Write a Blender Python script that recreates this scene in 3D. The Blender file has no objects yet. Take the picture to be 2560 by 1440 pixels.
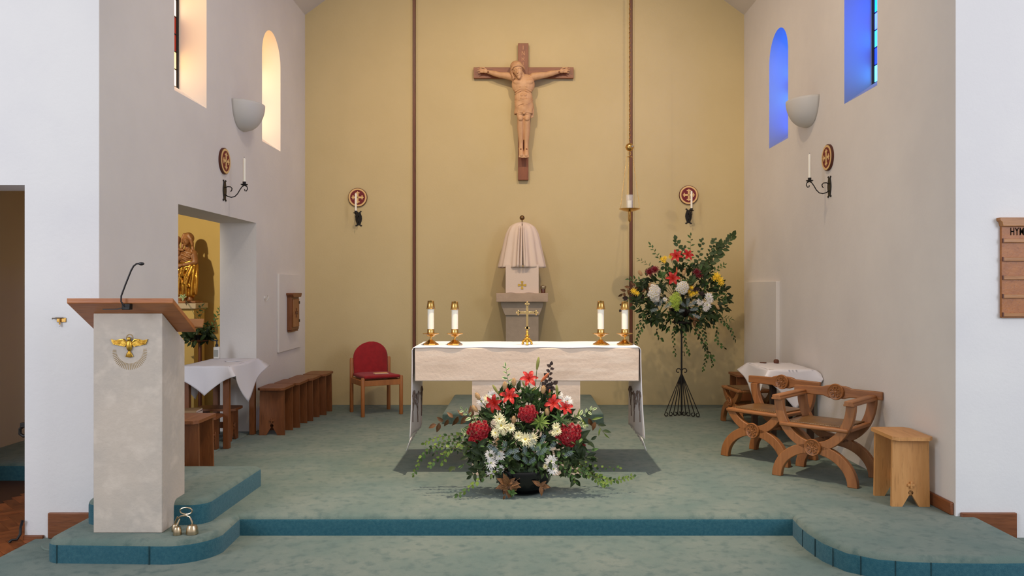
import bpy, bmesh, math, random
from mathutils import Vector, Matrix, Euler, noise
random.seed(7)
SC = bpy.context.scene
COL = SC.collection
PI = math.pi
# ------------------------------------------------------------------ camera, world, lights, exposure
EYE = 1.38                                   # eye height above the sanctuary carpet (z = 0)
cam = bpy.data.cameras.new('camera'); cam.sensor_width = 36; cam.lens = 36*2000/2560
cam.shift_x = -24/2560; cam.shift_y = -1/2560; cam.clip_start = .05
camo = bpy.data.objects.new('camera', cam); COL.objects.link(camo)
camo.location = (0, 0, EYE); camo.rotation_euler = (PI/2, 0, 0); SC.camera = camo
SC.view_settings.view_transform = 'Standard'; SC.view_settings.look = 'None'
SC.view_settings.gamma = 1; SC.view_settings.use_curve_mapping = False
SC.view_settings.exposure = 0.0
SC.cycles.max_bounces = 8; SC.cycles.diffuse_bounces = 5; SC.cycles.glossy_bounces = 4
SC.cycles.sample_clamp_indirect = 6.0; SC.cycles.caustics_reflective = False; SC.cycles.caustics_refractive = False
w = bpy.data.worlds.new('world'); SC.world = w; w.use_nodes = True
w.node_tree.nodes['Background'].inputs[0].default_value = (1.0, .965, .93, 1)
w.node_tree.nodes['Background'].inputs[1].default_value = .70

def lamp(kind, name, loc, aim, power, col, size=.05, angle=90, blend=.6, sx=None):
    l = bpy.data.lights.new(name, kind); l.energy = power; l.color = col
    if kind == 'SPOT':
        l.spot_size = math.radians(angle); l.spot_blend = blend; l.shadow_soft_size = size
    elif kind == 'AREA':
        l.shape = 'RECTANGLE'; l.size = size; l.size_y = sx or size
    else: l.shadow_soft_size = size
    o = bpy.data.objects.new(name, l); COL.objects.link(o); o.location = loc
    o.rotation_euler = (Vector(aim)-Vector(loc)).to_track_quat('-Z', 'Y').to_euler()
    return o
WARM = (1, .80, .56)
# spotlights on the sanctuary side of the chancel arch, above the picture, then two added fills
lamp('SPOT', 'arch_and_fill_spot', (-1.0, 5.7, 5.25), (-.75, 9.4, 2.9), 235, WARM, .05, 84, 1)
lamp('SPOT', 'arch_and_fill_spot', (1.0, 5.7, 5.25), (.95, 9.4, 2.9), 250, WARM, .05, 84, 1)
lamp('SPOT', 'arch_and_fill_spot', (.0, 5.0, 5.4), (0.02, 6.0, .5), 1180, (1, .80, .58), .045, 62, .9)
lamp('SPOT', 'arch_and_fill_spot', (.5, 5.6, 5.3), (2.62, 7.6, 1.9), 120, (1, .75, .48), .08, 90, 1)  # added fill spot, no such lamp known: warms the right wall
lamp('SPOT', 'arch_and_fill_spot', (-.5, 5.6, 5.3), (-2.55, 7.0, 2.2), 70, (1, .86, .7), .08, 90, 1)  # likewise added, brightens the left wall
lamp('SPOT', 'chapel_spot', (-3.75, 6.7, 2.35), (-3.5, 8.7, 1.45), 105, (1, .88, .64), .03, 70, .7)
# daylight of the nave windows, high at the two sides behind the photographer
lamp('AREA', 'nave_daylight', (-5.5, 0, 2.8), (1.5, 5.5, .6), 160, (.80, .87, 1), 2.2, sx=2.6)
lamp('AREA', 'nave_daylight', (5.5, 0, 2.8), (-1.5, 5.5, .6), 160, (.80, .87, 1), 2.2, sx=2.6)

# ------------------------------------------------------------------ helpers
def P(px, py, Y):                             # a point of the place, from its direction and its depth Y
    return Vector(((px-1304)*Y/2000, Y, EYE-(py-719)*Y/2000))
def S(r, g, b):
    f = lambda c: (c/255/12.92 if c <= 10 else ((c/255+.055)/1.055)**2.4)
    return (f(r), f(g), f(b), 1)

class MB:
    def __init__(s): s.v = []; s.f = []; s.m = []
    def add(s, vs, fs, mi=0):
        o = len(s.v); s.v += [tuple(v) for v in vs]; s.f += [tuple(i+o for i in f) for f in fs]; s.m += [mi]*len(fs); return s
    def box(s, x0, x1, y0, y1, z0, z1, mi=0):
        return s.add([(x, y, z) for z in (z0, z1) for y in (y0, y1) for x in (x0, x1)],
              [(0,2,3,1),(4,5,7,6),(0,1,5,4),(2,6,7,3),(0,4,6,2),(1,3,7,5)], mi)
    def obox(s, c, size, rot=(0,0,0), mi=0):
        M = Matrix.Translation(c) @ Euler(rot).to_matrix().to_4x4(); b = MB(); h = [a/2 for a in size]
        b.box(-h[0], h[0], -h[1], h[1], -h[2], h[2]); return s.merge(b, M, mi)
    def merge(s, b, M=Matrix(), mi=None):
        o = len(s.v); s.v += [tuple(M @ Vector(v)) for v in b.v]; s.f += [tuple(i+o for i in f) for f in b.f]
        s.m += [mi]*len(b.f) if mi is not None else b.m; return s
    def tube(s, pts, r, n=8, mi=0, cap=True, flat=1.0):
        pts = [Vector(p) for p in pts]; k = len(pts); rs = r if isinstance(r, (list, tuple)) else [r]*k
        t = [(pts[min(i+1, k-1)]-pts[max(i-1, 0)]).normalized() for i in range(k)]
        a = Vector((0,0,1)) if abs(t[0].z) < .9 else Vector((1,0,0)); nrm = (a-t[0]*a.dot(t[0])).normalized()
        vs = []
        for i in range(k):
            nrm = (nrm-t[i]*nrm.dot(t[i])).normalized(); bn = t[i].cross(nrm)
            for j in range(n):
                q = 2*PI*j/n; vs.append(pts[i]+(nrm*math.cos(q)+bn*math.sin(q)*flat)*rs[i])
        fs = [(i*n+j, i*n+(j+1)%n, (i+1)*n+(j+1)%n, (i+1)*n+j) for i in range(k-1) for j in range(n)]
        if cap: fs += [tuple(range(n-1, -1, -1)), tuple(range((k-1)*n, k*n))]
        return s.add(vs, fs, mi)
    def lathe(s, prof, c=(0,0,0), n=24, M=None, mi=0, sx=1, sy=1):
        M = M or Matrix(); c = Vector(c); vs = []; k = len(prof)
        for r, z in prof:
            for j in range(n):
                q = 2*PI*(j+.5)/n; vs.append(c + (M @ Vector((r*math.cos(q)*sx, r*math.sin(q)*sy, z))))
        fs = [(i*n+j, i*n+(j+1)%n, (i+1)*n+(j+1)%n, (i+1)*n+j) for i in range(k-1) for j in range(n)]
        if prof[0][0] > 1e-6: fs.append(tuple(range(n-1, -1, -1)))
        if prof[-1][0] > 1e-6: fs.append(tuple(range((k-1)*n, k*n)))
        return s.add(vs, fs, mi)
    def ell(s, c, r, rot=(0,0,0), nu=14, nv=9, mi=0):
        if not isinstance(r, (tuple, list)): r = (r, r, r)
        M = Euler(rot).to_matrix(); c = Vector(c)
        vs = [c + M @ Vector((0,0,-r[2]))]
        for i in range(1, nv):
            a = -PI/2+PI*i/nv
            for j in range(nu):
                q = 2*PI*j/nu; vs.append(c + M @ Vector((r[0]*math.cos(a)*math.cos(q), r[1]*math.cos(a)*math.sin(q), r[2]*math.sin(a))))
        vs.append(c + M @ Vector((0,0,r[2]))); L = len(vs)-1
        fs = [(0, 1+(j+1)%nu, 1+j) for j in range(nu)]
        fs += [(1+i*nu+j, 1+i*nu+(j+1)%nu, 1+(i+1)*nu+(j+1)%nu, 1+(i+1)*nu+j) for i in range(nv-2) for j in range(nu)]
        fs += [(L, 1+(nv-2)*nu+j, 1+(nv-2)*nu+(j+1)%nu) for j in range(nu)]
        return s.add(vs, fs, mi)
    def cap(s, a, b, ra, rb, n=10):              # tapered capsule, for sculpting
        a = Vector(a); b = Vector(b); s.ell(a, ra, nu=n, nv=8); s.ell(b, rb, nu=n, nv=8)
        return s.tube([a, (a+b)/2, b], [ra, (ra+rb)/2, rb], n)
    def prism(s, pts, d0, d1, M=None, mi=0):     # outline in x,y extruded d0..d1 along z, then M
        M = M or Matrix(); k = len(pts)
        vs = [M @ Vector((x, y, d0)) for x, y in pts]+[M @ Vector((x, y, d1)) for x, y in pts]
        return s.add(vs, [tuple(range(k-1, -1, -1)), tuple(range(k, 2*k))]+[(i, (i+1)%k, k+(i+1)%k, k+i) for i in range(k)], mi)
    def grid(s, fn, nu, nv, closed=False, mi=0):
        vs = [fn(i/nu, j/nv) for j in range(nv+1) for i in range(nu if closed else nu+1)]; W = nu if closed else nu+1
        return s.add(vs, [(j*W+i, j*W+(i+1)%W, (j+1)*W+(i+1)%W, (j+1)*W+i) for j in range(nv) for i in range(nu)], mi)
    def mesh(s, name, mats=(), smooth=True, ang=40):
        me = bpy.data.meshes.new(name); me.from_pydata(s.v, [], s.f); me.validate()
        for m in (mats if isinstance(mats, (list, tuple)) else [mats]): me.materials.append(m)
        if len(me.polygons) == len(s.m): me.polygons.foreach_set('material_index', s.m)
        if smooth:
            me.polygons.foreach_set('use_smooth', [True]*len(me.polygons)); me.set_sharp_from_angle(angle=math.radians(ang))
        me.update(); return me
    def build(s, name, mats, parent=None, loc=(0,0,0), rot=(0,0,0), bevel=0, smooth=True, ang=40, fixn=True, solid=0, seg=2):
        me = s.mesh(name, mats, smooth, ang)
        if fixn:
            b = bmesh.new(); b.from_mesh(me); bmesh.ops.recalc_face_normals(b, faces=b.faces); b.to_mesh(me); b.free()
        return link(name, me, parent, loc, rot, bevel, solid, seg)
def link(name, me, parent=None, loc=(0,0,0), rot=(0,0,0), bevel=0, solid=0, seg=2):
    o = bpy.data.objects.new(name, me); COL.objects.link(o); o.location = loc; o.rotation_euler = rot
    if parent: o.parent = parent
    if solid:
        q = o.modifiers.new('solid', 'SOLIDIFY'); q.thickness = solid; q.offset = 0
    if bevel:
        q = o.modifiers.new('bevel', 'BEVEL'); q.width = bevel; q.segments = seg; q.limit_method = 'ANGLE'; q.angle_limit = math.radians(40); q.harden_normals = False
    return o
def tag(o, label=None, cat=None, group=None, kind=None):
    for k, v in (('label', label), ('category', cat), ('group', group), ('kind', kind)):
        if v: o[k] = v
    return o
def thing(name, label, cat, loc=(0,0,0), rz=0, group=None):
    o = bpy.data.objects.new(name, None); COL.objects.link(o); o.location = loc; o.rotation_euler = (0,0,rz)
    o.empty_display_size = .1; return tag(o, label, cat, group)
def struct(o): o['kind'] = 'structure'; return o
def kids(o): return [c for c in KID.get(o.name, [])]
KID = {}
def copy_tree(o, loc, rz, label, group=None):
    r = o.copy(); COL.objects.link(r); r.location = loc; r.rotation_euler = (0,0,rz); r['label'] = label
    if group: r['group'] = group
    for ch in list(o.children):
        c = ch.copy(); COL.objects.link(c); c.parent = r
        for g in list(ch.children):
            d = g.copy(); COL.objects.link(d); d.parent = c
    return r
def freeze(o, sharp=30):                                   # apply the modifiers of o
    dg = bpy.context.evaluated_depsgraph_get(); me = bpy.data.meshes.new_from_object(o.evaluated_get(dg))
    old = o.data; o.modifiers.clear(); o.data = me; me.set_sharp_from_angle(angle=math.radians(sharp)); bpy.data.meshes.remove(old); return o
def cut(o, mbs):
    cs = []
    for b in mbs:
        c = b.build('cutter', [], smooth=False); cs.append(c)
        q = o.modifiers.new('b', 'BOOLEAN'); q.operation = 'DIFFERENCE'; q.object = c; q.solver = 'EXACT'
    bpy.context.view_layer.update(); freeze(o)
    for c in cs: bpy.data.objects.remove(c)
    return o
def sculpt(b, name, m, parent, vox=.006, smooth=6, loc=(0,0,0)):
    o = b.build(name, m, parent, loc=loc, fixn=False)
    q = o.modifiers.new('r', 'REMESH'); q.mode = 'VOXEL'; q.voxel_size = vox; q.use_smooth_shade = True
    q = o.modifiers.new('s', 'SMOOTH'); q.iterations = smooth; q.factor = .5
    bpy.context.view_layer.update(); freeze(o, 180)
    if not o.data.materials: o.data.materials.append(m)
    o.data.polygons.foreach_set('use_smooth', [True]*len(o.data.polygons)); return o
RX = Matrix.Rotation(PI/2, 4, 'X')               # prism outline x,y -> x,z ; extrusion z -> -y

# ------------------------------------------------------------------ materials
def mk(name, col, rough=.6, metal=0, col2=None, scale=4, stretch=(1,1,1), lo=.35, hi=.65, bump=0, bscale=60, bstretch=(1,1,1), spec=.5,
       emit=0, sheen=0, sss=0, rand=0, trans=0, detail=4, col3=None, scale3=30, lo3=.5, hi3=.75, coat=0):
    m = bpy.data.materials.new(name); m.use_nodes = True; T = m.node_tree; N = T.nodes; L = T.links
    p = N['Principled BSDF']; I = p.inputs
    I['Base Color'].default_value = col; I['Roughness'].default_value = rough; I['Metallic'].default_value = metal
    I['Specular IOR Level'].default_value = spec; I['Sheen Weight'].default_value = sheen; I['Subsurface Weight'].default_value = sss
    I['Transmission Weight'].default_value = trans; I['Coat Weight'].default_value = coat
    if sss: I['Subsurface Radius'].default_value = (.02, .012, .008)
    out = None
    tc = N.new('ShaderNodeTexCoord')
    def nz(sc, st, d=4):
        mp = N.new('ShaderNodeMapping'); mp.inputs['Scale'].default_value = st; L.new(tc.outputs['Object'], mp.inputs[0])
        n = N.new('ShaderNodeTexNoise'); n.inputs['Scale'].default_value = sc; n.inputs['Detail'].default_value = d; n.inputs['Roughness'].default_value = .6
        L.new(mp.outputs[0], n.inputs['Vector']); return n.outputs['Fac']
    def ramp(f, a, b):
        r = N.new('ShaderNodeMapRange'); r.inputs['From Min'].default_value = a; r.inputs['From Max'].default_value = b; L.new(f, r.inputs['Value']); return r.outputs[0]
    def mix(f, a, b):
        x = N.new('ShaderNodeMix'); x.data_type = 'RGBA'; L.new(f, x.inputs[0])
        if hasattr(a, 'links'): L.new(a, x.inputs[6])
        else: x.inputs[6].default_value = a
        if hasattr(b, 'links'): L.new(b, x.inputs[7])
        else: x.inputs[7].default_value = b
        return x.outputs[2]
    if col2: out = mix(ramp(nz(scale, stretch, detail), lo, hi), col, col2)
    if col3: out = mix(ramp(nz(scale3, stretch, 3), lo3, hi3), out if out else col, col3)
    if rand:
        oi = N.new('ShaderNodeObjectInfo'); h = N.new('ShaderNodeHueSaturation')
        r = N.new('ShaderNodeMapRange'); r.inputs['To Min'].default_value = 1-rand; r.inputs['To Max'].default_value = 1+rand; L.new(oi.outputs['Random'], r.inputs[0])
        L.new(r.outputs[0], h.inputs['Value'])
        if out: L.new(out, h.inputs['Color'])
        else: h.inputs['Color'].default_value = col
        out = h.outputs[0]
    if out: L.new(out, I['Base Color'])
    if bump:
        b = N.new('ShaderNodeBump'); b.inputs['Strength'].default_value = bump; b.inputs['Distance'].default_value = .01
        L.new(nz(bscale, bstretch, 3), b.inputs['Height']); L.new(b.outputs[0], I['Normal'])
    if emit:
        I['Emission Strength'].default_value = emit
        if out: L.new(out, I['Emission Color'])
        else: I['Emission Color'].default_value = col
    return m
def wood(name, a, b, axis='z', rough=.45, sc=9):
    st = {'x': (.12,1,1), 'y': (1,.12,1), 'z': (1,1,.12)}[axis]
    return mk(name, a, rough, col2=b, scale=sc, stretch=tuple(q*2 for q in st), lo=.3, hi=.7, bump=.12, bscale=60, bstretch=st, col3=tuple(c*.72 for c in b[:3])+(1,), scale3=40, lo3=.55, hi3=.8)

m_white = mk('white_plaster', S(226,219,212), .85, col2=S(219,212,206), scale=1.3, bump=.12, bscale=45)
m_nave = mk('nave_plaster', S(228,226,226), .85, col2=S(222,220,222), scale=1.3, bump=.14, bscale=45)
m_reveal = mk('white_reveal', S(240,236,228), .85)
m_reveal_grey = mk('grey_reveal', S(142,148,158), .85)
m_yellow = mk('yellow_plaster', S(203,183,138), .85, col2=S(198,178,133), scale=1.1, bump=.12, bscale=45)
m_chapel = mk('chapel_plaster', S(210,178,106), .85, col2=S(202,170,100), scale=1.5, bump=.1, bscale=40)
m_tan = mk('tan_plaster', S(190,165,135), .85)
m_ceil = mk('ceiling_paint', S(214,206,196), .9)
m_tread = mk('worn_carpet', S(98,118,112), .97, col2=S(121,132,123), scale=2.6, lo=.34, hi=.68, detail=12, col3=S(86,106,102), scale3=14, lo3=.5, hi3=.72, bump=.55, bscale=260, spec=.1, sheen=.15)
m_riser = mk('carpet_riser', S(40,92,108), .97, col2=S(60,108,120), scale=60, lo=.3, hi=.7, bump=.7, bscale=260, spec=.1, sheen=.15)
m_shaded = mk('shaded_carpet', S(70,90,86), .97, col2=S(82,100,94), scale=40, bump=.6, bscale=260, spec=.1)  # dais riser: its shade is put into a darker, greyer carpet colour
m_stone = mk('pale_stone', S(200,186,172), .75, col2=S(184,174,164), scale=2.2, lo=.4, hi=.66, col3=S(214,200,186), scale3=7, bump=.25, bscale=40, detail=7)
m_altar = mk('altar_stone', S(220,196,176), .7, col2=S(196,172,152), scale=3, stretch=(.35,1,2.2), lo=.48, hi=.7, col3=S(228,208,190), scale3=10, bump=.22, bscale=40, detail=7)
m_grey = mk('grey_stone', S(168,150,130), .8, col2=S(152,136,118), scale=4, bump=.2, bscale=50)
m_linen = mk('white_linen', S(226,222,226), .9, bump=.15, bscale=300, sheen=.1)
m_veil = mk('cream_veil', S(222,200,182), .9, bump=.15, bscale=220, sheen=.1)
m_brass = mk('polished_brass', S(222,178,104), .22, 1, col2=S(196,152,84), scale=12)
m_gilt = mk('gilding', S(226,184,84), .34, 1, col2=S(196,150,60), scale=30, bump=.1, bscale=80)
m_silver = mk('bell_metal', S(196,176,146), .25, 1)
m_iron = mk('black_iron', S(26,22,20), .5, .3, bump=.2, bscale=90)
m_black = mk('black_glaze', S(10,10,12), .2)
m_plastic = mk('black_plastic', S(18,18,22), .4)
m_candle = mk('candle_wax', S(244,238,222), .45, sss=.15)
m_red = mk('red_upholstery', S(158,26,30), .9, bump=.3, bscale=300, col2=S(142,20,26), scale=20, sheen=.1)
m_maroon = mk('maroon_paint', S(112,16,26), .55)
m_cream = mk('cream_paint', S(226,184,124), .6)
m_leather = mk('brown_leather', S(120,86,46), .38, col2=S(92,64,34), scale=6, bump=.15, bscale=120)
m_bowl = mk('white_shade', S(204,200,194), .55)
OAK = (S(176,120,66), S(152,98,50)); STL = (S(134,80,42), S(110,62,30)); CHR = (S(162,106,60), S(134,84,44)); LIT = (S(204,150,92), S(186,130,74))
oak = {a: wood('oak_'+a, *OAK, a) for a in 'xyz'}
stl = {a: wood('stool_wood_'+a, *STL, a) for a in 'xyz'}
chr_ = {a: wood('chair_wood_'+a, *CHR, a) for a in 'xyz'}
lit = {a: wood('light_wood_'+a, *LIT, a) for a in 'xyz'}
m_cross = wood('cross_wood', S(142,80,44), S(116,62,34), 'z')
m_crossx = wood('cross_wood_x', S(142,80,44), S(116,62,34), 'x')
m_lime = mk('carved_limewood', S(205,160,118), .55, col2=S(192,146,104), scale=14, stretch=(1,1,.3))
m_strip = wood('strip_wood', S(112,62,38), S(92,48,30), 'z')
# ------------------------------------------------------------------ setting
XL, XR, YB, YF = -2.55, 2.62, 9.42, 4.83
EAVE = 4.59; SLOPE = .73
def slab(name, outline, z0, z1, r=.03, mats=None):     # carpeted slab with a rounded top edge; outline anticlockwise
    k = len(outline); b = MB()
    nor = []
    for i in range(k):
        p, q, n = Vector(outline[i-1]), Vector(outline[i]), Vector(outline[(i+1)%k])
        a = (q-p).normalized(); c = (n-q).normalized(); na = Vector((a.y, -a.x)); nc = Vector((c.y, -c.x))
        m = na+nc; m = m.normalized() if m.length > 1e-5 else na; nor.append(m/max(.5, m.dot(na)))
    rings = [(0, z0, 1)]+[(r*(1-math.cos(t)), z1-r+r*math.sin(t), 1 if t < .1 else 0) for t in (0, .3, .6, .9, 1.2, PI/2)]
    vs = []
    for off, z, _ in rings:
        for i in range(k): vs.append((outline[i][0]-nor[i].x*off, outline[i][1]-nor[i].y*off, z))
    for j in range(len(rings)-1):
        b.add([], [(j*k+i, j*k+(i+1)%k, (j+1)*k+(i+1)%k, (j+1)*k+i) for i in range(k)], rings[j][2])
    b.v = vs; top = tuple(range((len(rings)-1)*k, len(rings)*k)); b.f += [top, tuple(range(k-1, -1, -1))]; b.m += [0, 0]
    o = b.build(name, mats or [m_tread, m_riser], ang=60, fixn=False); return struct(o)
def arc(cx, cy, r, a0, a1, n=6): return [(cx+r*math.cos(math.radians(a0+(a1-a0)*i/n)), cy+r*math.sin(math.radians(a0+(a1-a0)*i/n))) for i in range(n+1)]

left_apron = [(-2.63, 4.86)]+arc(-2.53, 4.48, .10, 180, 260)+arc(-1.95, 4.61, .25, 270, 350, 8)+[(-1.715, 4.87)]
right_apron = [(1.65, 4.87), (1.638, 4.73), (1.638, 4.6), (1.66, 4.41), (1.725, 4.25), (1.85, 4.15), (2.0, 4.11), (2.2, 4.095), (2.42, 4.09)]+arc(2.56, 4.29, .2, 285, 360, 5)+[(2.76, 4.86)]
slab('floor', left_apron+right_apron+[(2.8, 9.6), (-2.6, 9.6), (-2.6, 4.9)], -.135, 0, .045)
slab('floor_lower_platform', [(-2.93, 1.9), (3.9, 1.9), (3.9, 4.9), (-2.93, 4.9)], -.16, -.13, .012)
slab('floor_lectern_step', arc(-2.47, 4.73, .08, 180, 270, 4)+[(-2.40, 4.65), (-2.02, 4.65)]+arc(-1.93, 4.75, .1, 270, 350, 5)+[(-1.815, 5.57), (-2.54, 5.57)], .0, .145, .042)
slab('floor_tabernacle_dais', [(-.80, 8.09), (.83, 8.09), (.83, 9.42), (-.80, 9.42)], 0, .125, .04, [m_tread, m_shaded])
# nave and chapel floor
nf = struct(MB().box(-6, 6, -1.5, 6.34, -.2, -.145).build('floor_nave', mk('floor_base', S(70,40,24), .6)))
pm = MB().box(-.0345, .0345, -.1045, .1045, -.004, .004).mesh('block', mk('parquet_block', S(150,84,44), .35, col2=S(118,62,32), scale=12, stretch=(2,.3,1), rand=.3), False)
bw_, bl_ = .07, .21                          # herringbone: two blocks per cell of the lattice (w,w), (l,-l)
for i in range(-50, 50):
    for j in range(-14, 15):
        for u, v, rz in ((bl_/2, bw_/2, PI/2), (bl_+bw_/2, bw_-bl_/2, 0)):
            u += i*bw_+j*bl_; v += i*bw_-j*bl_
            x = -3.2+(u-v)*.7071; y = 5.3+(u+v)*.7071
            if -3.7 < x < -3.0 and 4.1 < y < 6.25: link('block', pm, nf, (x, y, -.143+random.uniform(-.0008, .0008)), (0,0,rz+PI/4))
slab('floor_chapel', [(-4.6, 6.32), (-2.56, 6.32), (-2.56, 8.85), (-4.6, 8.85)], -.2, -.002, .04)
m_seam = mk('carpet_seam', S(22,52,58), 1)
# --- walls
def archprism(yc, hw, z0, zs, x0, x1, n=32):    # window hole through an x-thick wall
    pts = [(yc-hw, z0), (yc+hw, z0)]+[(yc+hw*math.cos(PI*i/n), zs+hw*math.sin(PI*i/n)) for i in range(n+1)]
    b = MB(); k = len(pts)
    vs = [(x0, y, z) for y, z in pts]+[(x1, y, z) for y, z in pts]
    return b.add(vs, [tuple(range(k)), tuple(range(2*k-1, k-1, -1))]+[(i, (i+1)%k, k+(i+1)%k, k+i) for i in range(k)])
WINS = [('window_1', -1, 6.175, 1.45), ('window_2', -1, 8.16, 1.44), ('window_3', 1, 6.195, 1.49), ('window_4', 1, 8.165, 1.47)]
lw = MB().box(XL-.35, XL, 4.831, YB+.1, -.16, EAVE+.3).build('wall_left', [m_white, m_reveal], smooth=False)
cut(lw, [archprism(c, .30, EYE+z, EYE+z+.87, XL-.5, XL+.1) for n, s, c, z in WINS if s < 0]+[MB().box(XL-.5, XL+.1, 5.94, 7.69, -.3, 2.0)])
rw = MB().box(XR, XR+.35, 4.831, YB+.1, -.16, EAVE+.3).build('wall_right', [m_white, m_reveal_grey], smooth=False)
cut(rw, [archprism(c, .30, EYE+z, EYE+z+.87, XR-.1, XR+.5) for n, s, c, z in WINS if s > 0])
for o in (lw, rw): struct(o)
for o, x in ((lw, XL-.17), (rw, XR+.17)):        # window reveals: left white, right greyed in colour so the blue glow stands out
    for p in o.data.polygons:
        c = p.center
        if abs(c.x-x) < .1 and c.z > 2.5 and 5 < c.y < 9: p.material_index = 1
ridge = EAVE+SLOPE*2.585
bw = [(XL-.35, -.16), (XR+.35, -.16), (XR+.35, EAVE), (.035, ridge+.1), (XL-.35, EAVE)]
struct(MB().prism(bw, -YB, -YB-.3, Matrix(((1,0,0,0),(0,0,-1,0),(0,1,0,0),(0,0,0,1)))).build('wall_back', m_yellow, smooth=False))
for i, s in enumerate((-1, 1)):
    x0 = XL if s < 0 else XR; b = MB(); xm = .035; xo = x0+s*.35
    b.add([(xo, 4.84, EAVE-SLOPE*.35), (xm, 4.84, ridge), (xm, YB, ridge), (xo, YB, EAVE-SLOPE*.35)]+[(xo, 4.84, EAVE-SLOPE*.35+.12), (xm, 4.84, ridge+.12), (xm, YB, ridge+.12), (xo, YB, EAVE-SLOPE*.35+.12)],
          [(0,1,2,3), (7,6,5,4), (0,4,5,1), (1,5,6,2), (2,6,7,3), (3,7,4,0)])
    struct(b.build('ceiling', m_ceil, smooth=False))
fw = MB().box(-5.2, XL-.002, YF, YF+.3, -.16, 7).build('wall_front_left', [m_nave, m_tan], smooth=False)
cut(fw, [MB().box(-4.3, -3.0, 4.5, 5.4, -.3, 2.0)]); struct(fw)
struct(MB().box(XR+.002, 5.4, YF, YF+.3, -.16, 7).build('wall_front_right', m_nave, smooth=False))
# --- side chapel shell
struct(MB().box(-4.75, XL-.35, 8.75, 8.95, -.1, 2.75).build('wall_chapel_back', m_chapel, smooth=False))
struct(MB().box(-4.75, -4.5, 5.13, 8.75, -.16, 2.75).build('wall_chapel_left', m_tan, smooth=False))
struct(MB().box(-4.75, XL-.35, 5.13, 8.95, 2.62, 2.75).build('ceiling_chapel', m_ceil, smooth=False))
# --- windows: leaded coloured quarries in an arched frame; daylight stands behind the glass
def glass(name, col, e): return mk(name, col, .3, col2=tuple(min(1, c*1.25) for c in col[:3])+(1,), scale=6, emit=e)
amber = [glass('amber_glass', (1,.40,.10,1), 2.3), glass('yellow_glass', (1,.52,.17,1), 2.6), glass('rose_glass', (1,.36,.28,1), 2.4), glass('straw_glass', (1,.60,.36,1), 2.6), glass('ruby_glass', (.4,.04,.02,1), .15)]
blues = [glass('blue_glass', (.004,.10,1,1), 8), glass('sky_glass', (.012,.17,1,1), 9), glass('navy_glass', (.008,.03,.8,1), 4), glass('azure_glass', (.04,.28,1,1), 8), glass('violet_glass', (.04,.09,.9,1), 6)]
m_lead = mk('window_lead', S(28,24,24), .6, .4)
for name, s, yc, zz in WINS:
    z0 = EYE+zz; xg = (XL if s < 0 else XR)+s*.235; rnd = random.Random(name)
    hw = .295; n = 12; pts = [(-hw, .15), (hw, .15)]+[(hw*math.cos(PI*i/n), .87+hw*math.sin(PI*i/n)) for i in range(n+1)]
    fr = MB(); path = [(xg, yc+p[0]*.985, z0+p[1]) for p in pts+pts[:1]]
    fr.tube(path, .014, 6); w_ = struct(fr.build(name, m_lead))
    sl = MB(); x0 = XL if s < 0 else XR                      # sloping sill
    sl.add([(x0, yc-.3, z0), (x0, yc+.3, z0), (xg, yc+.3, z0), (xg, yc-.3, z0), (xg, yc+.3, z0+.165), (xg, yc-.3, z0+.165)], [(0,1,4,5), (0,3,2,1), (2,3,5,4), (0,5,3), (1,2,4)])
    sl.build('sill', m_reveal if s < 0 else m_reveal_grey, w_, smooth=False)
    rows = 7; zb = .165; zt = .87+.28
    lead = MB()
    for r in range(rows):
        za, zc = zb+(zt-zb)*r/rows, zb+(zt-zb)*(r+1)/rows
        wid = lambda z: hw if z <= .87 else math.sqrt(max(0, hw*hw-(z-.87)**2))
        split = rnd.uniform(-.08, .08)
        lead.tube([(xg, yc-wid(za), z0+za), (xg, yc+wid(za), z0+za)], .005, 5)
        lead.tube([(xg, yc+split, z0+za), (xg, yc+split, z0+zc)], .005, 5)
        for a, c in ((-1, split), (split, 1)):
            q = []
            for z in (za, (za+zc)/2, zc):
                l = -wid(z) if a == -1 else min(a, wid(z)); q.append((xg+s*.003, yc+l, z0+z))
            for z in (zc, (za+zc)/2, za):
                h = wid(z) if c == 1 else max(c, -wid(z)); q.append((xg+s*.003, yc+h, z0+z))
            pn = MB(); k = len(q); pn.add(q+[(v[0]+s*.004, v[1], v[2]) for v in q], [tuple(range(k)), tuple(range(2*k-1, k-1, -1))]+[(i, (i+1)%k, k+(i+1)%k, k+i) for i in range(k)])
            pool = amber if s < 0 else blues
            pn.build('pane', pool[rnd.choice((0, 1, 1, 2, 3, 3, 4) if s < 0 else (0, 0, 1, 1, 2, 3, 4))], w_, smooth=False)
    lead.build('lead', m_lead, w_)
# --- wooden strips on the back wall, with their painted beads
for i, x in enumerate((-1.262, 1.286)):
    t = MB().box(x-.016, x+.016, YB-.022, YB, 0, ridge-abs(x)*SLOPE+.02).build('trim_%d' % (i+1), m_strip); struct(t)
    for s in (-1, 1): MB().box(x+s*.028-.008, x+s*.028+.008, YB-.013, YB, 0, ridge-abs(x)*SLOPE+.02).build('bead', m_yellow, t, bevel=.004)
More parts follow.
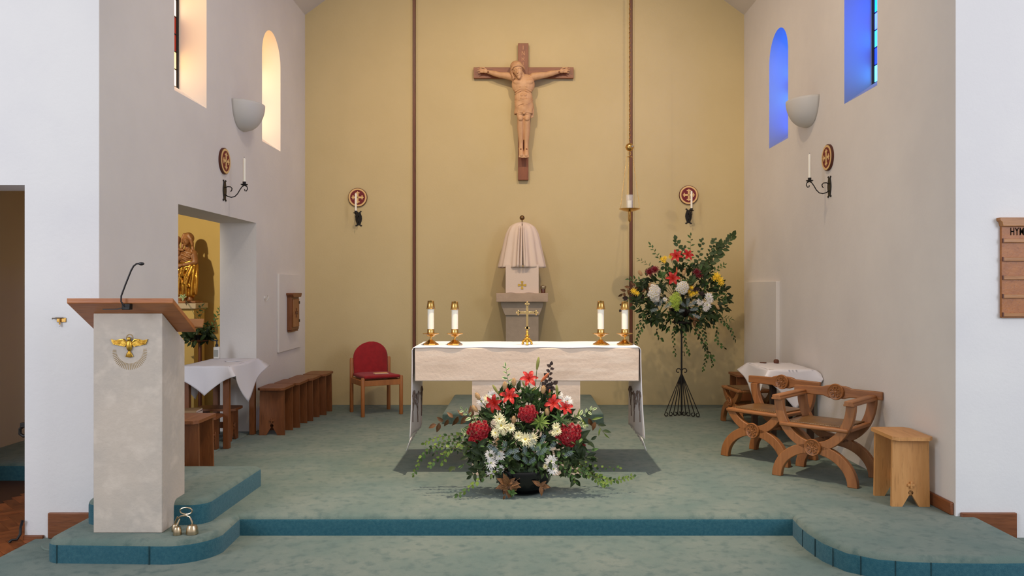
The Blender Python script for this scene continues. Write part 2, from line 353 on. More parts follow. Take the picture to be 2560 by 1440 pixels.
# --- baseboards, wall panels, trims
base_w = wood('baseboard_wood', S(136,80,44), S(112,62,32), 'x')
struct(MB().box(-2.85, -2.60, YF-.022, YF, -.13, .025).build('baseboard_front_left', base_w, bevel=.006))
struct(MB().box(2.645, 2.98, YF-.022, YF, -.13, .025).build('baseboard_front_right', base_w, bevel=.006))
struct(MB().box(XR-.022, XR, 4.845, 5.45, 0, .078).build('baseboard_right', wood('baseboard_wood_y', S(136,80,44), S(112,62,32), 'y'), bevel=.006))
struct(MB().box(-3.0, -2.88, YF-.02, YF, -.145, -.112).build('trim_3', base_w, bevel=.004))
struct(MB().box(XL, XL+.022, 8.34, 9.16, .70, 1.525).build('trim_4', m_white, bevel=.004))
struct(MB().box(XR-.04, XR, 8.11, 9.25, 0, 1.445).build('trim_5', m_white, bevel=.004))
pt = MB(); pt.prism([(0, 0)]+arc(0, 0, .15, 180, 300, 8), 0, .012)
struct(pt.build('floor_patch', [m_tread], loc=(-2.66, 4.72, -.131), bevel=.004))
cb = MB(); cb.tube([(-3.0, 4.81, -.02), (-3.012, 4.81, -.06), (-3.008, 4.80, -.10), (-3.015, 4.78, -.125), (-3.04, 4.77, -.125), (-3.05, 4.76, -.137)], .008, 8)
tag(cb.build('cable', m_plastic), 'short black cable curling down to the parquet at the edge of the left wall', 'cable')
cl = thing('door_stop', 'small black catch sticking out from the chapel doorway behind the left wall', 'catch', (-3.0, 4.98, .50))
MB().box(-.115, 0, -.015, .015, .01, .04).build('plate', m_iron, cl, bevel=.004); MB().tube([(-.10, 0, .02), (-.122, 0, -.0), (-.122, 0, -.03), (-.10, 0, -.045), (-.07, 0, -.04)], .010, 8).build('hook', m_iron, cl)

for i, (u, v, nx, ny) in enumerate(((1.637, 4.66, -1, 0), (1.647, 4.49, -1, -.1), (1.685, 4.33, -.9, -.4), (1.78, 4.20, -.7, -.7), (1.93, 4.128, -.35, -.94), (2.10, 4.102, -.1, -1), (-2.03, 4.359, 0, -1), (-2.545, 4.38, -.1, -1))):
    MB().obox((0, 0, 0), (.003, .004, .10)).build('seam', m_seam, bpy.data.objects['floor'], (u+nx*.0005, v+ny*.0005, -.08), (0, 0, math.atan2(ny, nx)+PI/2), smooth=False)
# ------------------------------------------------------------------ lectern
L = thing('lectern', 'pale stone lectern with gilded dove and sloping wooden book board', 'lectern', (-2.215, 4.65, 0))
hx = .194
b = MB(); b.add([(-hx,-.15,0), (hx,-.15,0), (hx,.15,0), (-hx,.15,0), (-hx,-.15,1.236), (hx,-.15,1.236), (hx,.15,1.06), (-hx,.15,1.06)],
                [(0,3,2,1), (4,5,6,7), (0,1,5,4), (1,2,6,5), (2,3,7,6), (3,0,4,7)])
b.build('pillar', m_stone, L, bevel=.004)
a = -math.atan2(.165, .29)

b = MB(); b.prism([(-.25, 1.322), (-.25, 1.294), (.06, 1.118), (.06, 1.146)], -.287, .298, Matrix(((0,0,1,.0),(1,0,0,0),(0,1,0,0),(0,0,0,1))))
b.build('book_board', wood('board_wood', S(186,116,62), S(164,96,50), 'x', .4), L, bevel=.003)
MB().box(-.158, .192, -.152, -.136, 1.236, 1.262).build('fillet', oak['x'], L, bevel=.002)
MB().obox((.05, .058, 1.17), (.583, .014, .055), (a,0,0)).build('book_ledge', oak['x'], L, bevel=.002)
# the dove: front of the pillar is y = -.15; relief coordinates in metres about (cx, cz)
D = MB(); cx, cz = .011, 1.03; fy = -.151
D2 = Matrix.Translation((cx, fy, cz)) @ RX
k = .00225
wing = [(6,22), (14,30), (24,29), (34,26), (46,29), (44,25), (45,23), (42,21.5), (43.5,19), (40,18), (41,15.5), (36,16), (28,13), (20,12), (12,10), (8,14)]
for s in (-1, 1):
    wg = MB(); wg.prism([(s*x*k, (y-2)*k) for x, y in wing], 0, .006, D2)
    for i in range(5): wg.tube([(cx+s*(16+i*1.5)*k, fy-.007, cz+(25-i*2.4)*k), (cx+s*(30+i*.5)*k, fy-.008, cz+(22-i*2)*k), (cx+s*(43-i)*k, fy-.006, cz+(24-i*2.4)*k)], [.001, .003, .0015], 6)
    wg.tube([(cx+s*7*k, fy-.006, cz+18*k), (cx+s*15*k, fy-.010, cz+26*k), (cx+s*26*k, fy-.008, cz+25*k)], [.003, .005, .002], 6)
    wg.build('wing', m_gilt, L)
bd = MB(); bd.ell((cx, fy-.004, cz+11*k), (7.5*k, .014, 15*k)); bd.ell((cx, fy-.009, cz+27*k), (4.5*k, .011, 6*k)); bd.tube([(cx, fy-.014, cz+29*k), (cx, fy-.018, cz+33*k)], [.004, .001], 6)
bd.build('body', m_gilt, L)
tl = MB()
for i in range(-3, 4): tl.tube([(cx, fy-.004, cz-2*k), (cx+i*1.5*k, fy-.006, cz-10*k), (cx+i*2.9*k, fy-.004, cz-(19-abs(i)*.6)*k)], [.004, .005, .003], 6)
tl.build('tail', m_gilt, L)
hl = MB(); hl.tube([(cx+8*k*math.cos(t), fy, cz+30*k+8.5*k*math.sin(t)) for t in [PI*(-.15+1.3*i/18) for i in range(19)]], .0022, 6); hl.build('halo', mk('dull_gilding', S(170,140,92), .5, .3), L)
m_ray = mk('ray_gilding', S(176,150,108), .6, .2)
for i in range(33):
    t = math.radians(180+4-3+182*i/32); c, s_ = math.cos(t), math.sin(t); r0, r1 = 34*k, (42+2.5*abs(math.sin(t))*3)*k
    MB().tube([(cx+c*r0, fy, cz+s_*r0+0*k), (cx+c*r1, fy, cz+s_*r1)], .0016, 5).build('ray', m_ray, L)
# microphone on the front edge of the board
M_ = thing('microphone', 'black gooseneck microphone clipped on the lectern book board', 'microphone', (-2.168, 4.385, 1.258))
MB().box(-.022, .022, -.006, .03, 0, .034).build('clamp', m_iron, M_, bevel=.003)
g = [(-.006, -.005, .02), (-.022, -.01, .045), (-.022, -.01, .075), (.0, -.01, .135), (.032, -.01, .215), (.046, -.01, .24), (.062, -.01, .252), (.075, -.01, .253)]
MB().tube(g, .0045, 8).build('gooseneck', mk('black_gooseneck', S(30,22,22), .35, .5), M_)
MB().ell((.088, -.01, .252), (.017, .010, .0095)).build('capsule', m_plastic, M_)
MB().tube([(-.01, 0, .012), (-.05, 0, .004), (-.13, .004, .003)], .003, 6).build('lead', m_plastic, M_)
# altar bells
B = thing('altar_bells', 'cluster of three small hand bells with a ring handle beside the lectern foot', 'bells', (-1.875, 4.50, 0))
for x, y, r, h in ((-.085, .03, .021, .042), (-.046, -.035, .0235, .047), (.03, -.02, .033, .053)):
    q = MB().lathe([(r*.93, 0), (r, .002), (r*.98, h*.3), (r*.9, h*.7), (r*.72, h*.95), (r*.3, h), (0, h)], (x, y, 0), 24).build('bell', m_silver, B)
    MB().tube([(x, y, h), (x, y, h+.012), (x*.75-.004, y*.6, .085)], [.005, .006, .004], 8).build('loop', m_silver, q)
hb = MB(); hb.tube([(-.068, .02, .075), (-.045, .01, .092), (-.012, 0, .098), (.012, -.01, .094), (.02, -.012, .08)], .004, 8); hb.ell((-.012,0,.099), .008)
hb.tube([(-.012+.034*math.sin(t), 0, .124-.019*math.cos(t)) for t in [2*PI*i/24 for i in range(25)]], .004, 8); hb.build('handle', m_silver, B)

# ------------------------------------------------------------------ altar
A = thing('altar', 'long pale stone altar table on a broad central block', 'altar', (.035, 6.185, 0))
MB().box(-.818, .825, -.325, .325, .695, .937).build('table_slab', m_altar, A, bevel=.006)
MB().box(-.398, .395, -.318, .10, 0, .695).build('support', m_altar, A, bevel=.004)
c = MB(); hw = .832
def clothpt(u, v):
    s = (u-.5)*2; y = -.328+.656*v; wob = .004*math.sin(u*37+v*3)+.003*math.sin(u*71)
    x = s*2.0
    tot = hw+.72; q = abs(s)*tot; sg = 1 if s > 0 else -1
    if q < hw: return (sg*q, y+wob*(1 if v > .98 or v < .02 else 0), .941+(.0015*math.sin(u*50)))
    d = q-hw; fl = .006+.012*d*math.sin(v*9+s)+d*d*.045*(1-v)
    return (sg*(hw+fl), y+d*.03*math.sin(v*5), .941-d*.93)
c.grid(clothpt, 120, 14)
AC = c.build('altar_cloth', m_linen, solid=.004, fixn=False, loc=(.035, 6.185, 0)); tag(AC, 'long white altar cloth with ends hanging down either side of the altar', 'cloth')
m_emb = mk('brown_embroidery', S(122,102,92), .9)
for s in (-1, 1):                              # stitched branching motif on the hanging ends
    e = MB(); rnd = random.Random(5)
    def br(y, z, an, ln, dep):
        d_ = .94-z; v_ = (y+.328)/.656; x = s*(hw+.006+.012*d_*math.sin(v_*9+s)+d_*d_*.045*(1-v_)-.007)
        y2 = max(-.30, min(.30, y+math.sin(an)*ln)); z2 = z+math.cos(an)*ln
        e.tube([(x, y, z), (x+s*.001, (y+y2)/2+.01, (z+z2)/2), (x+s*.001, y2, z2)], .0034-dep*.0004, 5)
        if dep < 3:
            for d in (-.5, .35): br(y2, z2, an+d+rnd.uniform(-.2, .2), ln*.75, dep+1)
        else: e.ell((x, y2, z2), (.004, .008, .012), nu=8, nv=6)
    for y0 in (-.22, .0, .20):
        e = MB(); br(y0, .34+rnd.uniform(0, .06), rnd.uniform(-.2, .2), .085, 0); e.build('embroidery', m_emb, AC)
    f = MB()                                    # pointed fringe along the hem
    f.grid(lambda u, v: (s*(hw+.018+.03*v*(1-u)), -.328+.656*u, .272-v*(.012+.075*(1-u)**2+.014*abs(math.sin(u*22)))), 40, 3); f.build('hem', m_linen, AC, solid=.003, fixn=False)
def candlestick(px, label, x=None, dz=0):
    t = thing('candlestick', label, 'candlestick', (P(px, 862, 6.1).x, 6.1, .944), random.uniform(0, .3), 'brass candlesticks on the altar')
    MB().lathe([(.0,0), (.060,0), (.062,.004), (.058,.010), (.040,.020), (.020,.036), (.016,.042)], n=8).build('foot', m_brass, t, smooth=False)
    MB().lathe([(.009,.04), (.008,.05), (.009,.062)], n=12).build('stem', m_brass, t)
    MB().lathe([(.012,.060), (.026,.064), (.034,.074), (.063,.084), (.064,.088), (.030,.080), (.0,.079)], n=8).build('drip_pan', m_brass, t, smooth=False)
    MB().lathe([(.0,.08), (.0265,.08), (.0275,.084), (.0265,.118), (.025,.12), (.0,.12)], n=24).build('socket', m_brass, t)
    MB().lathe([(.0245,.119), (.0245,.30), (.0,.30)], n=24).build('candle', m_candle, t)
    f = MB().lathe([(.0325,.268+dz), (.034,.270+dz), (.0315,.274+dz), (.024,.325+dz), (.026,.329+dz), (.0225,.327+dz), (.012,.326+dz), (.006, .332+dz), (0, .334+dz)], n=24).build('follower', m_brass, t)
    return t
candlestick(1077, 'tall brass candlestick at the left end of the altar, outermost', dz=.006)
candlestick(1137, 'brass candlestick on the left half of the altar, nearer the cross')
candlestick(1502, 'brass candlestick on the right half of the altar, nearer the cross', dz=.004)
candlestick(1562, 'brass candlestick at the right end of the altar, in front of the wall strip')
X = thing('altar_cross', 'small brass standing cross on the middle of the altar', 'cross', (P(1318, 862, 6.1).x, 6.1, .944))
b = MB()
for i in range(3):
    t = PI/2+2*PI*i/3-PI; b.tube([(.012*math.cos(t), .012*math.sin(t), .045), (.026*math.cos(t), .026*math.sin(t), .034), (.036*math.cos(t), .036*math.sin(t), .022), (.040*math.cos(t), .040*math.sin(t), .004)], [.012, .011, .009, .008], 8); b.ell((.038*math.cos(t), .038*math.sin(t), .006), (.011, .011, .006))
    b.ell((.033*math.cos(t), .033*math.sin(t), .028), .010)
b.lathe([(.020,.02), (.017,.04), (.024,.05), (.016,.056), (.010,.064), (.018,.072), (.009,.080), (.008,.095), (.013,.10), (.007,.108), (.006,.12)], n=16)
b.build('foot', m_gilt, X)
m_cr = mk('cross_brass', S(206,176,120), .3, 1)
b = MB(); zc = .245
b.box(-.008, .008, -.006, .006, .118, .305); b.box(-.062, .062, -.006, .006, zc-.008, zc+.008)
for x, z in ((0, .312), (-.068, zc), (.068, zc), (0, .128)):
    b.obox((x, 0, z), (.024, .012, .024), (0, PI/4, 0))
    for q in range(4): b.ell((x+.013*math.cos(q*PI/2), 0, z+.013*math.sin(q*PI/2)), (.007, .006, .007), nu=8, nv=6)
b.obox((0, 0, zc), (.03, .016, .03), (0, PI/4, 0)); b.build('cross', m_cr, X, bevel=.0015)

# ------------------------------------------------------------------ tabernacle on its pillar
PX = .006; k = .0045                           # metres per photo pixel near the back wall
T = thing('pillar', 'grey stone pillar with stepped capital standing against the back wall', 'pillar', (PX, 9.2, .125))
MB().box(-.185, .185, -.17, .215, 0, .96).build('shaft', m_grey, T, bevel=.004)
b = MB(); b.prism([(-.195, .945), (.195, .945), (.24, 1.06), (.24, 1.095), (-.24, 1.095), (-.24, 1.06)], -.215, .19, RX); b.build('capital', m_grey, T, bevel=.004)
MB().box(-.29, .29, -.25, .215, 1.095, 1.192).build('top_slab', mk('warm_stone', S(186,160,136), .8, col2=S(170,146,124), scale=5, bump=.2), T, bevel=.004)
T2 = thing('tabernacle', 'cloth covered tabernacle under a cream veil with a metal ball on top', 'tabernacle', (PX, 9.17, 1.318))
b = MB()
def boxcloth(u, v):
    t = u*4; pr = [(-.185,-.175), (.185,-.175), (.185,.17), (-.185,.17), (-.185,-.175)]; i = min(3, int(t)); f = t-i
    x = pr[i][0]*(1-f)+pr[i+1][0]*f; y = pr[i][1]*(1-f)+pr[i+1][1]*f; s_ = 1+.006*math.sin(u*60)*(1-v)
    return (x*s_, y*s_, v*.32+(.004*math.sin(u*44) if v == 0 else 0))
b.grid(boxcloth, 48, 6); b.add([(-.185,-.175,.32), (.185,-.175,.32), (.185,.17,.32), (-.185,.17,.32)], [(0,1,2,3)])
b.build('box_cover', m_veil, T2, fixn=True)
g = MB()
for an in range(4):
    q = MB().prism([(-.006, .004), (-.014, .046), (.014, .046), (.006, .004)], 0, .003); g.merge(q, Matrix.Translation((0, -.178, .09)) @ RX @ Matrix.Rotation(an*PI/2, 4, 'Z'))
g.build('cross_motif', m_gilt, T2)
MB().box(-.05, .05, -.185, -.17, .292, .316).build('lock_plate', m_brass, T2, bevel=.003)
def veil(u, v):                                # v 0 hem .. 1 top; the veil is split in front
    th = -PI/2+.03+(2*PI-.06)*u; vv = v
    prof = [(0, .252, .290), (.15, .240, .36), (.4, .212, .50), (.6, .192, .61), (.75, .172, .69), (.86, .14, .755), (.94, .085, .797), (1, .008, .815)]
    for i in range(len(prof)-1):
        if prof[i][0] <= vv <= prof[i+1][0]:
            f = (vv-prof[i][0])/(prof[i+1][0]-prof[i][0]); r = prof[i][1]*(1-f)+prof[i+1][1]*f; z = prof[i][2]*(1-f)+prof[i+1][2]*f; break
    fold = (1-vv)**.8*(.016*math.sin(u*2*PI*13)+.010*math.sin(u*2*PI*7+1)); op = (1-vv)*.10*max(0, 1-min(u, 1-u)*14)
    q = .95+.1*abs(math.cos(th)); r = r+fold
    th2 = th+(op if u < .5 else -op)
    return (r*math.cos(th2)*q, r*math.sin(th2)*.86+.0, z+(.004*math.sin(u*80) if v == 0 else 0))
V = MB().grid(veil, 150, 22).build('veil', m_veil, T2, solid=.003, fixn=False)
for x0, x1 in ((.03, .012), (-.012, -.004), (-.05, -.03)):  # front pleats
    MB().grid(lambda u, v: (x0+(x1-x0)*v+(u-.5)*.03*(1-v*.6), -.222+.075*v**2.2-.012*math.cos((u-.5)*3), .29+.47*v), 6, 14).build('pleat', m_veil, V, solid=.003, fixn=False)
b = MB(); b.ell((0, 0, .862), .029, nu=18, nv=12); b.tube([(0,0,.81), (0,0,.84)], .006, 8); b.build('finial', mk('bronze', S(120,92,60), .3, .9), T2)
J = thing('oil_lamp', 'small glass votive jar with metal lid on the pillar top', 'lamp', (P(1358, 733, 9.05).x, 9.05, 1.318))
MB().lathe([(0,0), (.025,0), (.026,.04), (.024,.062)], n=18).build('jar', mk('brown_glass', S(96,52,34), .15), J)
MB().lathe([(.030,.045), (.036,.07), (.034,.08), (.012,.086), (.004,.092), (0,.10)], n=18).build('lid', mk('dull_metal', S(170,150,120), .3, .8), J)

# ------------------------------------------------------------------ sanctuary lamp
SLX, SLY = P(1574, 523, 8.6).x, 8.6; k = .0043
H = thing('sanctuary_lamp', 'brass sanctuary lamp dish hanging on chains before the back wall', 'lamp', (SLX, SLY, 0))
zz = lambda py: EYE-(py-719)*k
zt = EAVE+SLOPE*(2.585-SLX)-.02
ch = MB(); n = int((zt-zz(358))/.026)
for i in range(n):
    z = zz(358)+i*.026; c_, s_ = (1, 0) if i % 2 else (0, 1)
    ch.tube([(.0065*math.sin(t)*c_, .0065*math.sin(t)*s_, z+.013+.017*math.cos(t)) for t in [2*PI*j/8 for j in range(9)]], .0022, 4, cap=False)
ch.build('chain', m_brass, H)
b = MB(); b.ell((0,0,zz(368)), .044, nu=24, nv=14); b.tube([(.046*math.cos(t), .046*math.sin(t), zz(368)) for t in [2*PI*i/24 for i in range(25)]], .003, 6); b.build('counterweight', m_brass, H)
MB().tube([(.013*math.sin(t), 0, zz(384)+.018*math.cos(t)) for t in [2*PI*i/16 for i in range(17)]], .003, 6).build('ring', m_brass, H)
MB().lathe([(0, .006), (.02, .004), (.037, 0), (.02, -.003), (0,-.004)], (0,0,zz(392)), 20).build('canopy', m_brass, H)
for i in range(3):
    t = math.radians((200, -20, 95)[i]); q = MB(); a0 = Vector((.034*math.cos(t), .034*math.sin(t), zz(392))); a1 = Vector((.108*math.cos(t), .108*math.sin(t), zz(521)))
    for j in range(40):
        p = a0.lerp(a1, (j+.5)/40); q.ell(p, (.0028, .0028, .008), nu=5, nv=4)
    q.build('chain', m_brass, H)
MB().lathe([(0,-.026), (.03,-.026), (.07,-.016), (.105, -.002), (.114, .003), (.112, .005), (.06,-.01), (0,-.016)], (0,0,zz(523)), 36).build('dish', m_brass, H)
m_glass = mk('clear_glass', (.95,.95,.93,1), .05, spec=.6); m_glass.node_tree.nodes['Principled BSDF'].inputs['Alpha'].default_value = .16
MB().lathe([(.036, .0), (.038, .02), (.037, .14), (.041, .165), (.0385, .165), (.0345, .14), (.0355, .02), (.034, .004)], (0,0,zz(523)-.01), 24).build('glass_cylinder', m_glass, H, fixn=False)
MB().lathe([(.026, .0), (.027, .10), (.0, .10)], (0,0,zz(523)-.008), 20).build('candle', m_candle, H)
MB().lathe([(0,-.016), (.016,-.018), (.014,-.03), (.014,-.125), (.006,-.135), (.005,-.15), (0,-.155)], (0,0,zz(523)), 16).build('pendant', m_brass, H)

# ------------------------------------------------------------------ consecration crosses, candle brackets, wall lights
def roundel(label, loc, rz):
    t = thing('roundel', label, 'roundel', loc, rz, 'consecration crosses on the walls')
    MB().lathe([(0,0), (.112,0), (.112,.018), (.110,.020), (0,.020)], n=48, M=RX).build('disc', mk('maroon_side', S(84,36,20), .6) if 'maroon_side' not in bpy.data.materials else bpy.data.materials['maroon_side'], t)
    MB().lathe([(.088,.019), (.088,.0235), (.106,.0235), (.106,.019)], n=48, M=RX).build('rim', m_cream, t)
    MB().lathe([(0,.019), (.087,.019), (.087,.0215), (0,.0215)], n=48, M=RX).build('field', m_maroon, t)
    c = MB()
    for an in range(4):
        q = MB().prism([(-.0105,0), (-.0105,.048), (-.022,.046), (-.027,.053), (-.02,.060), (-.010,.060), (0,.074), (.010,.060), (.02,.060), (.027,.053), (.022,.046), (.0105,.048), (.0105,0)], .0205, .0265)
        c.merge(q, RX @ Matrix.Rotation(an*PI/2, 4, 'Z'))
    c.build('cross', m_cream, t); return t
r_bl = roundel('maroon roundel with cream cross on the back wall above the red chair', (P(895, 494, YB).x, YB, P(895, 494, YB).z), 0)
copy_tree(r_bl, (P(1721, 488, YB).x, YB, P(1721, 488, YB).z), 0, 'maroon roundel with cream cross on the back wall above the standing flowers')
copy_tree(r_bl, (XL, 6.84, P(558, 403, 6.84).z), PI/2, 'maroon roundel with cream cross on the left wall above the chapel opening')
copy_tree(r_bl, (XR, 6.82, P(2072, 394, 6.82).z), -PI/2, 'maroon roundel with cream cross on the right wall below the wall light')
def bracket(label, loc, rz):
    t = thing('candle_bracket', label, 'candle bracket', loc, rz, 'wrought iron candle brackets')
    o = [(0,.072), (.012,.082), (.02,.094), (.034,.090), (.036,.080), (.028,.084), (.022,.074), (.026,.058), (.036,.03), (.039,0), (.034,-.03), (.024,-.055), (.022,-.068), (.03,-.078), (.038,-.072), (.038,-.086), (.026,-.09), (.014,-.08), (0,-.074)]
    MB().prism(o+[(-x, y) for x, y in o[-2:0:-1]], 0, .008, RX).build('back_plate', m_iron, t, bevel=.002)
    a = [(0,-.006,.025), (0,-.03,.036), (0,-.055,.034), (0,-.068,.018), (0,-.062,.0), (0,-.054,-.006)]
    q = MB().tube([(0,-.006,-.03), (0,-.03,-.048), (0,-.06,-.056), (0,-.09,-.050), (0,-.115,-.025), (0,-.135,.01), (0,-.155,.038), (0,-.175,.046), (0,-.195,.036), (0,-.20,.016), (0,-.19,-.002), (0,-.178,.0), (0,-.174,.014)], .0045, 8)
    q.tube(a, .0045, 8); q.build('arm', m_iron, t)
    q = MB().lathe([(0,.046), (.02,.046), (.031,.054), (.03,.057), (.012,.052), (0,.052)], (0,-.172,0), 8); q.lathe([(.013,.05), (.016,.078), (.013,.078), (.012,.06), (0,.06)], (0,-.172,0), 6); q.build('cup', m_iron, t)
    MB().lathe([(.0115,.055), (.0115,.272), (.006,.280), (0,.281)], (0,-.172,0), 16).build('candle', m_candle, t)
    MB().tube([(0,-.172,.28), (.001,-.172,.292)], .0012, 5).build('wick', m_iron, t); return t
k0 = bracket('black iron candle bracket on the back wall below the roundel over the red chair', (P(897, 547, YB).x, YB, P(897, 547, YB).z), 0)
copy_tree(k0, (P(1721, 541, YB).x, YB, P(1721, 541, YB).z), 0, 'black iron candle bracket on the back wall just above the standing flowers')
copy_tree(k0, (XL, 6.86, 2.21), PI/2, 'black iron candle bracket on the left wall over the chapel opening')
copy_tree(k0, (XR, 6.80, 2.235), -PI/2, 'black iron candle bracket on the right wall below its roundel')
def uplight(label, loc, rz):
    t = thing('wall_light', label, 'wall light', loc, rz, 'plaster bowl wall lights')
    def f(u, v):
        a = PI*u; ph = v*PI/2; r = math.cos(ph)**.75 if v < 1 else .0
        return (.245*math.cos(a)*r, -.20*math.sin(a)*r, -.235*math.sin(ph)**1.15)
    MB().grid(f, 28, 14).build('bowl', m_bowl, t, solid=.006, fixn=False)
    MB().box(-.06, .06, -.05, 0, -.12, -.03).build('lamp_holder', m_cream, t, bevel=.004); return t
u0 = uplight('pale half bowl wall light on the left wall between the two windows', (XL, 7.28, EYE+1.665), PI/2)
copy_tree(u0, (XR, 7.28, EYE+1.70), -PI/2, 'pale half bowl wall light on the right wall between the two blue windows')

# ------------------------------------------------------------------ aumbry, hooks, hymn board
Q = thing('wall_cupboard', 'small wooden wall cupboard with carved cross on the left wall near the corner', 'cupboard', (XL+.022, 8.76, .92), PI/2)
MB().box(-.145, .145, -.05, 0, 0, .36).build('case', stl['z'], Q, bevel=.004)
dd = MB().box(-.118, .118, -.062, -.05, .03, .335).build('door', chr_['z'], Q, bevel=.004)
for i in range(4): MB().merge(MB().prism([(-.004,0), (-.018,.05), (0,.043), (.018,.05), (.004,0)], 0, .004), RX @ Matrix.Rotation(i*PI/2, 4, 'Z')).build('carving', m_strip, dd, loc=(0,-.062,.185))
for z in (.08, .28): MB().box(.10, .128, -.066, -.05, z, z+.03).build('hinge', m_iron, dd)
b = MB(); b.prism([(-.145,0), (-.175,.03), (-.175,.045), (.175,.045), (.175,.03), (.145,0)], 0, .075, Matrix.Translation((0,0,.355)) @ RX); b.build('cornice', stl['x'], Q, bevel=.004)
MB().box(-.135, .135, -.045, 0, -.02, 0).build('foot_moulding', stl['x'], Q, bevel=.006)
h = thing('wall_hook', 'small white hook on the left wall beside the chapel opening', 'hook', (XL, 7.93, 1.28), PI/2)
MB().lathe([(0,0), (.016,0), (.014,.008), (0,.01)], n=14, M=RX).build('rose', m_white, h); MB().tube([(0,-.008,.0), (0,-.03,.02), (0,-.045,.005), (0,-.035,-.02), (0,-.02,-.03)], .006, 8).build('hook', m_white, h)
h = thing('lever_valve', 'brass plated lever fitting on the white wall left of the lectern', 'lever', P(152, 800, YF))
MB().box(-.022, .034, -.006, 0, -.013, .013).build('plate', m_brass, h, bevel=.002)
MB().tube([(.02,-.012,.014), (-.02,-.014,.014), (-.04,-.016,.011), (-.042,-.016,.006)], .0045, 8).build('lever', mk('steel', S(150,140,130), .3, 1), h); MB().tube([(0,-.01,.01), (0,-.012,-.03)], .005, 8).build('pin', m_brass, h); MB().ell((0,-.012,-.032), (.006,.006,.008)).build('tip', m_linen, h)
hb = thing('hymn_board', 'oak hymn board with black lettering and five number rails on the right wall', 'hymn board', (3.005, YF, 1.198))
hbm = wood('hymn_oak', S(172,106,46), S(146,84,34), 'y', .45, 7)
MB().box(-.119, .119, -.02, 0, 0, .565).build('board', hbm, hb, bevel=.002)
b = MB(); b.prism([(-.122,.55), (-.128,.575), (-.14,.585), (-.14,.602), (.14,.602), (.14,.585), (.128,.575), (.122,.55)], 0, .04, RX); b.build('cornice', oak['x'], hb, bevel=.003)
for i in range(5):
    z = .008+.111*i; MB().box(-.113, .113, -.034, -.02, z, z+.022).build('rail', oak['x'], hb, bevel=.002)
    MB().box(-.1165, -.113, -.034, -.02, z, z+.025).build('rail_end', m_strip, hb)
cu = bpy.data.curves.new('t', 'FONT'); cu.body = 'HYMNS'; cu.size = .066; cu.align_x = 'CENTER'; cu.extrude = .0006; cu.offset = .0003; cu.space_character = 1.12
to = bpy.data.objects.new('t', cu); COL.objects.link(to); bpy.context.view_layer.update()
me = bpy.data.meshes.new_from_object(to.evaluated_get(bpy.context.evaluated_depsgraph_get())); bpy.data.objects.remove(to)
me.materials.clear(); me.materials.append(mk('black_paint', S(12,11,10), .95, spec=.1)); lt = link('lettering', me, hb, (0,-.0215,.497), (PI/2,0,0)); lt.scale = (.58,1,1)
# ------------------------------------------------------------------ stools
def stool(label, loc, rz, W=stl, group='slab ended wooden stools', h=.445, w=.25, l=.38):
    t = thing('stool', label, 'stool', loc, rz, group); hl = l/2; hw = w/2
    tp = [(-hw, -hl+.03), (-hw+.03, -hl), (hw-.03, -hl), (hw, -hl+.03), (hw, hl-.03), (hw-.03, hl), (-hw+.03, hl), (-hw, hl-.03)]
    o = MB().prism(tp, h-.022, h).build('top', W['y'], t)
    cut(o, [MB().prism([(-.016,-.045), (0,-.012), (.016,-.045), (.016,.045), (0,.012), (-.016,.045)], h-.05, h+.05)])
    for s in (-1, 1):
        a = hw-.012; pts = [(-a-.006, 0), (-.052, 0), (-.008, .075)]+[(.016*math.cos(q), .088+.016*math.sin(q)) for q in [math.radians(240-300*i/10) for i in range(11)]]+[(.008, .075), (.052, 0), (a+.006, 0), (a, h-.022), (-a, h-.022)]
        y = s*(hl-.06); M = Matrix.Translation((0, y+.011, 0)) @ RX
        MB().prism(pts, 0, .022, M).build('end_panel', W['z'], t)
        b = MB(); b.box(-.022, .022, y+s*.011, y+s*.021, .128, .146); b.box(-.006, .006, y+s*.013, y+s*.025, .115, .16); b.build('wedge', W['x'], t, bevel=.003)
    MB().box(-.011, .011, -(hl-.07), hl-.07, .11, .165).build('stretcher', W['y'], t, bevel=.002)
    return t
st0 = stool('warm brown slab ended stool, nearest of the row along the left wall', (-2.335, 7.62, 0), 0)
for i, (x, y, l) in enumerate(((-2.305, 8.02, 'dark brown stool second from the front in the row along the left wall'), (-2.275, 8.40, 'dark brown stool third from the front in the row along the left wall'), (-2.235, 8.80, 'dark brown stool at the far end of the row in the left corner'))): copy_tree(st0, (x, y, 0), 0, l)
copy_tree(st0, (-2.395, 5.785, 0), 0, 'dark brown stool standing just behind the lectern step')
copy_tree(st0, (2.42, 8.72, 0), 0, 'dark brown stool half hidden in the right corner behind the chairs')
stool('light oak stool with notched end panel at the right wall corner', (2.455, 5.18, 0), math.radians(-1.5), lit)
lowa = stool('low kneeling stool in the chapel opening, left of the clothed table leg', (-2.74, 6.76, 0), PI/2, stl, 'low kneeling stools in the chapel opening', .30, .24, .38)
copy_tree(lowa, (-2.745, 7.24, 0), PI/2, 'low kneeling stool under the clothed table at the chapel opening')
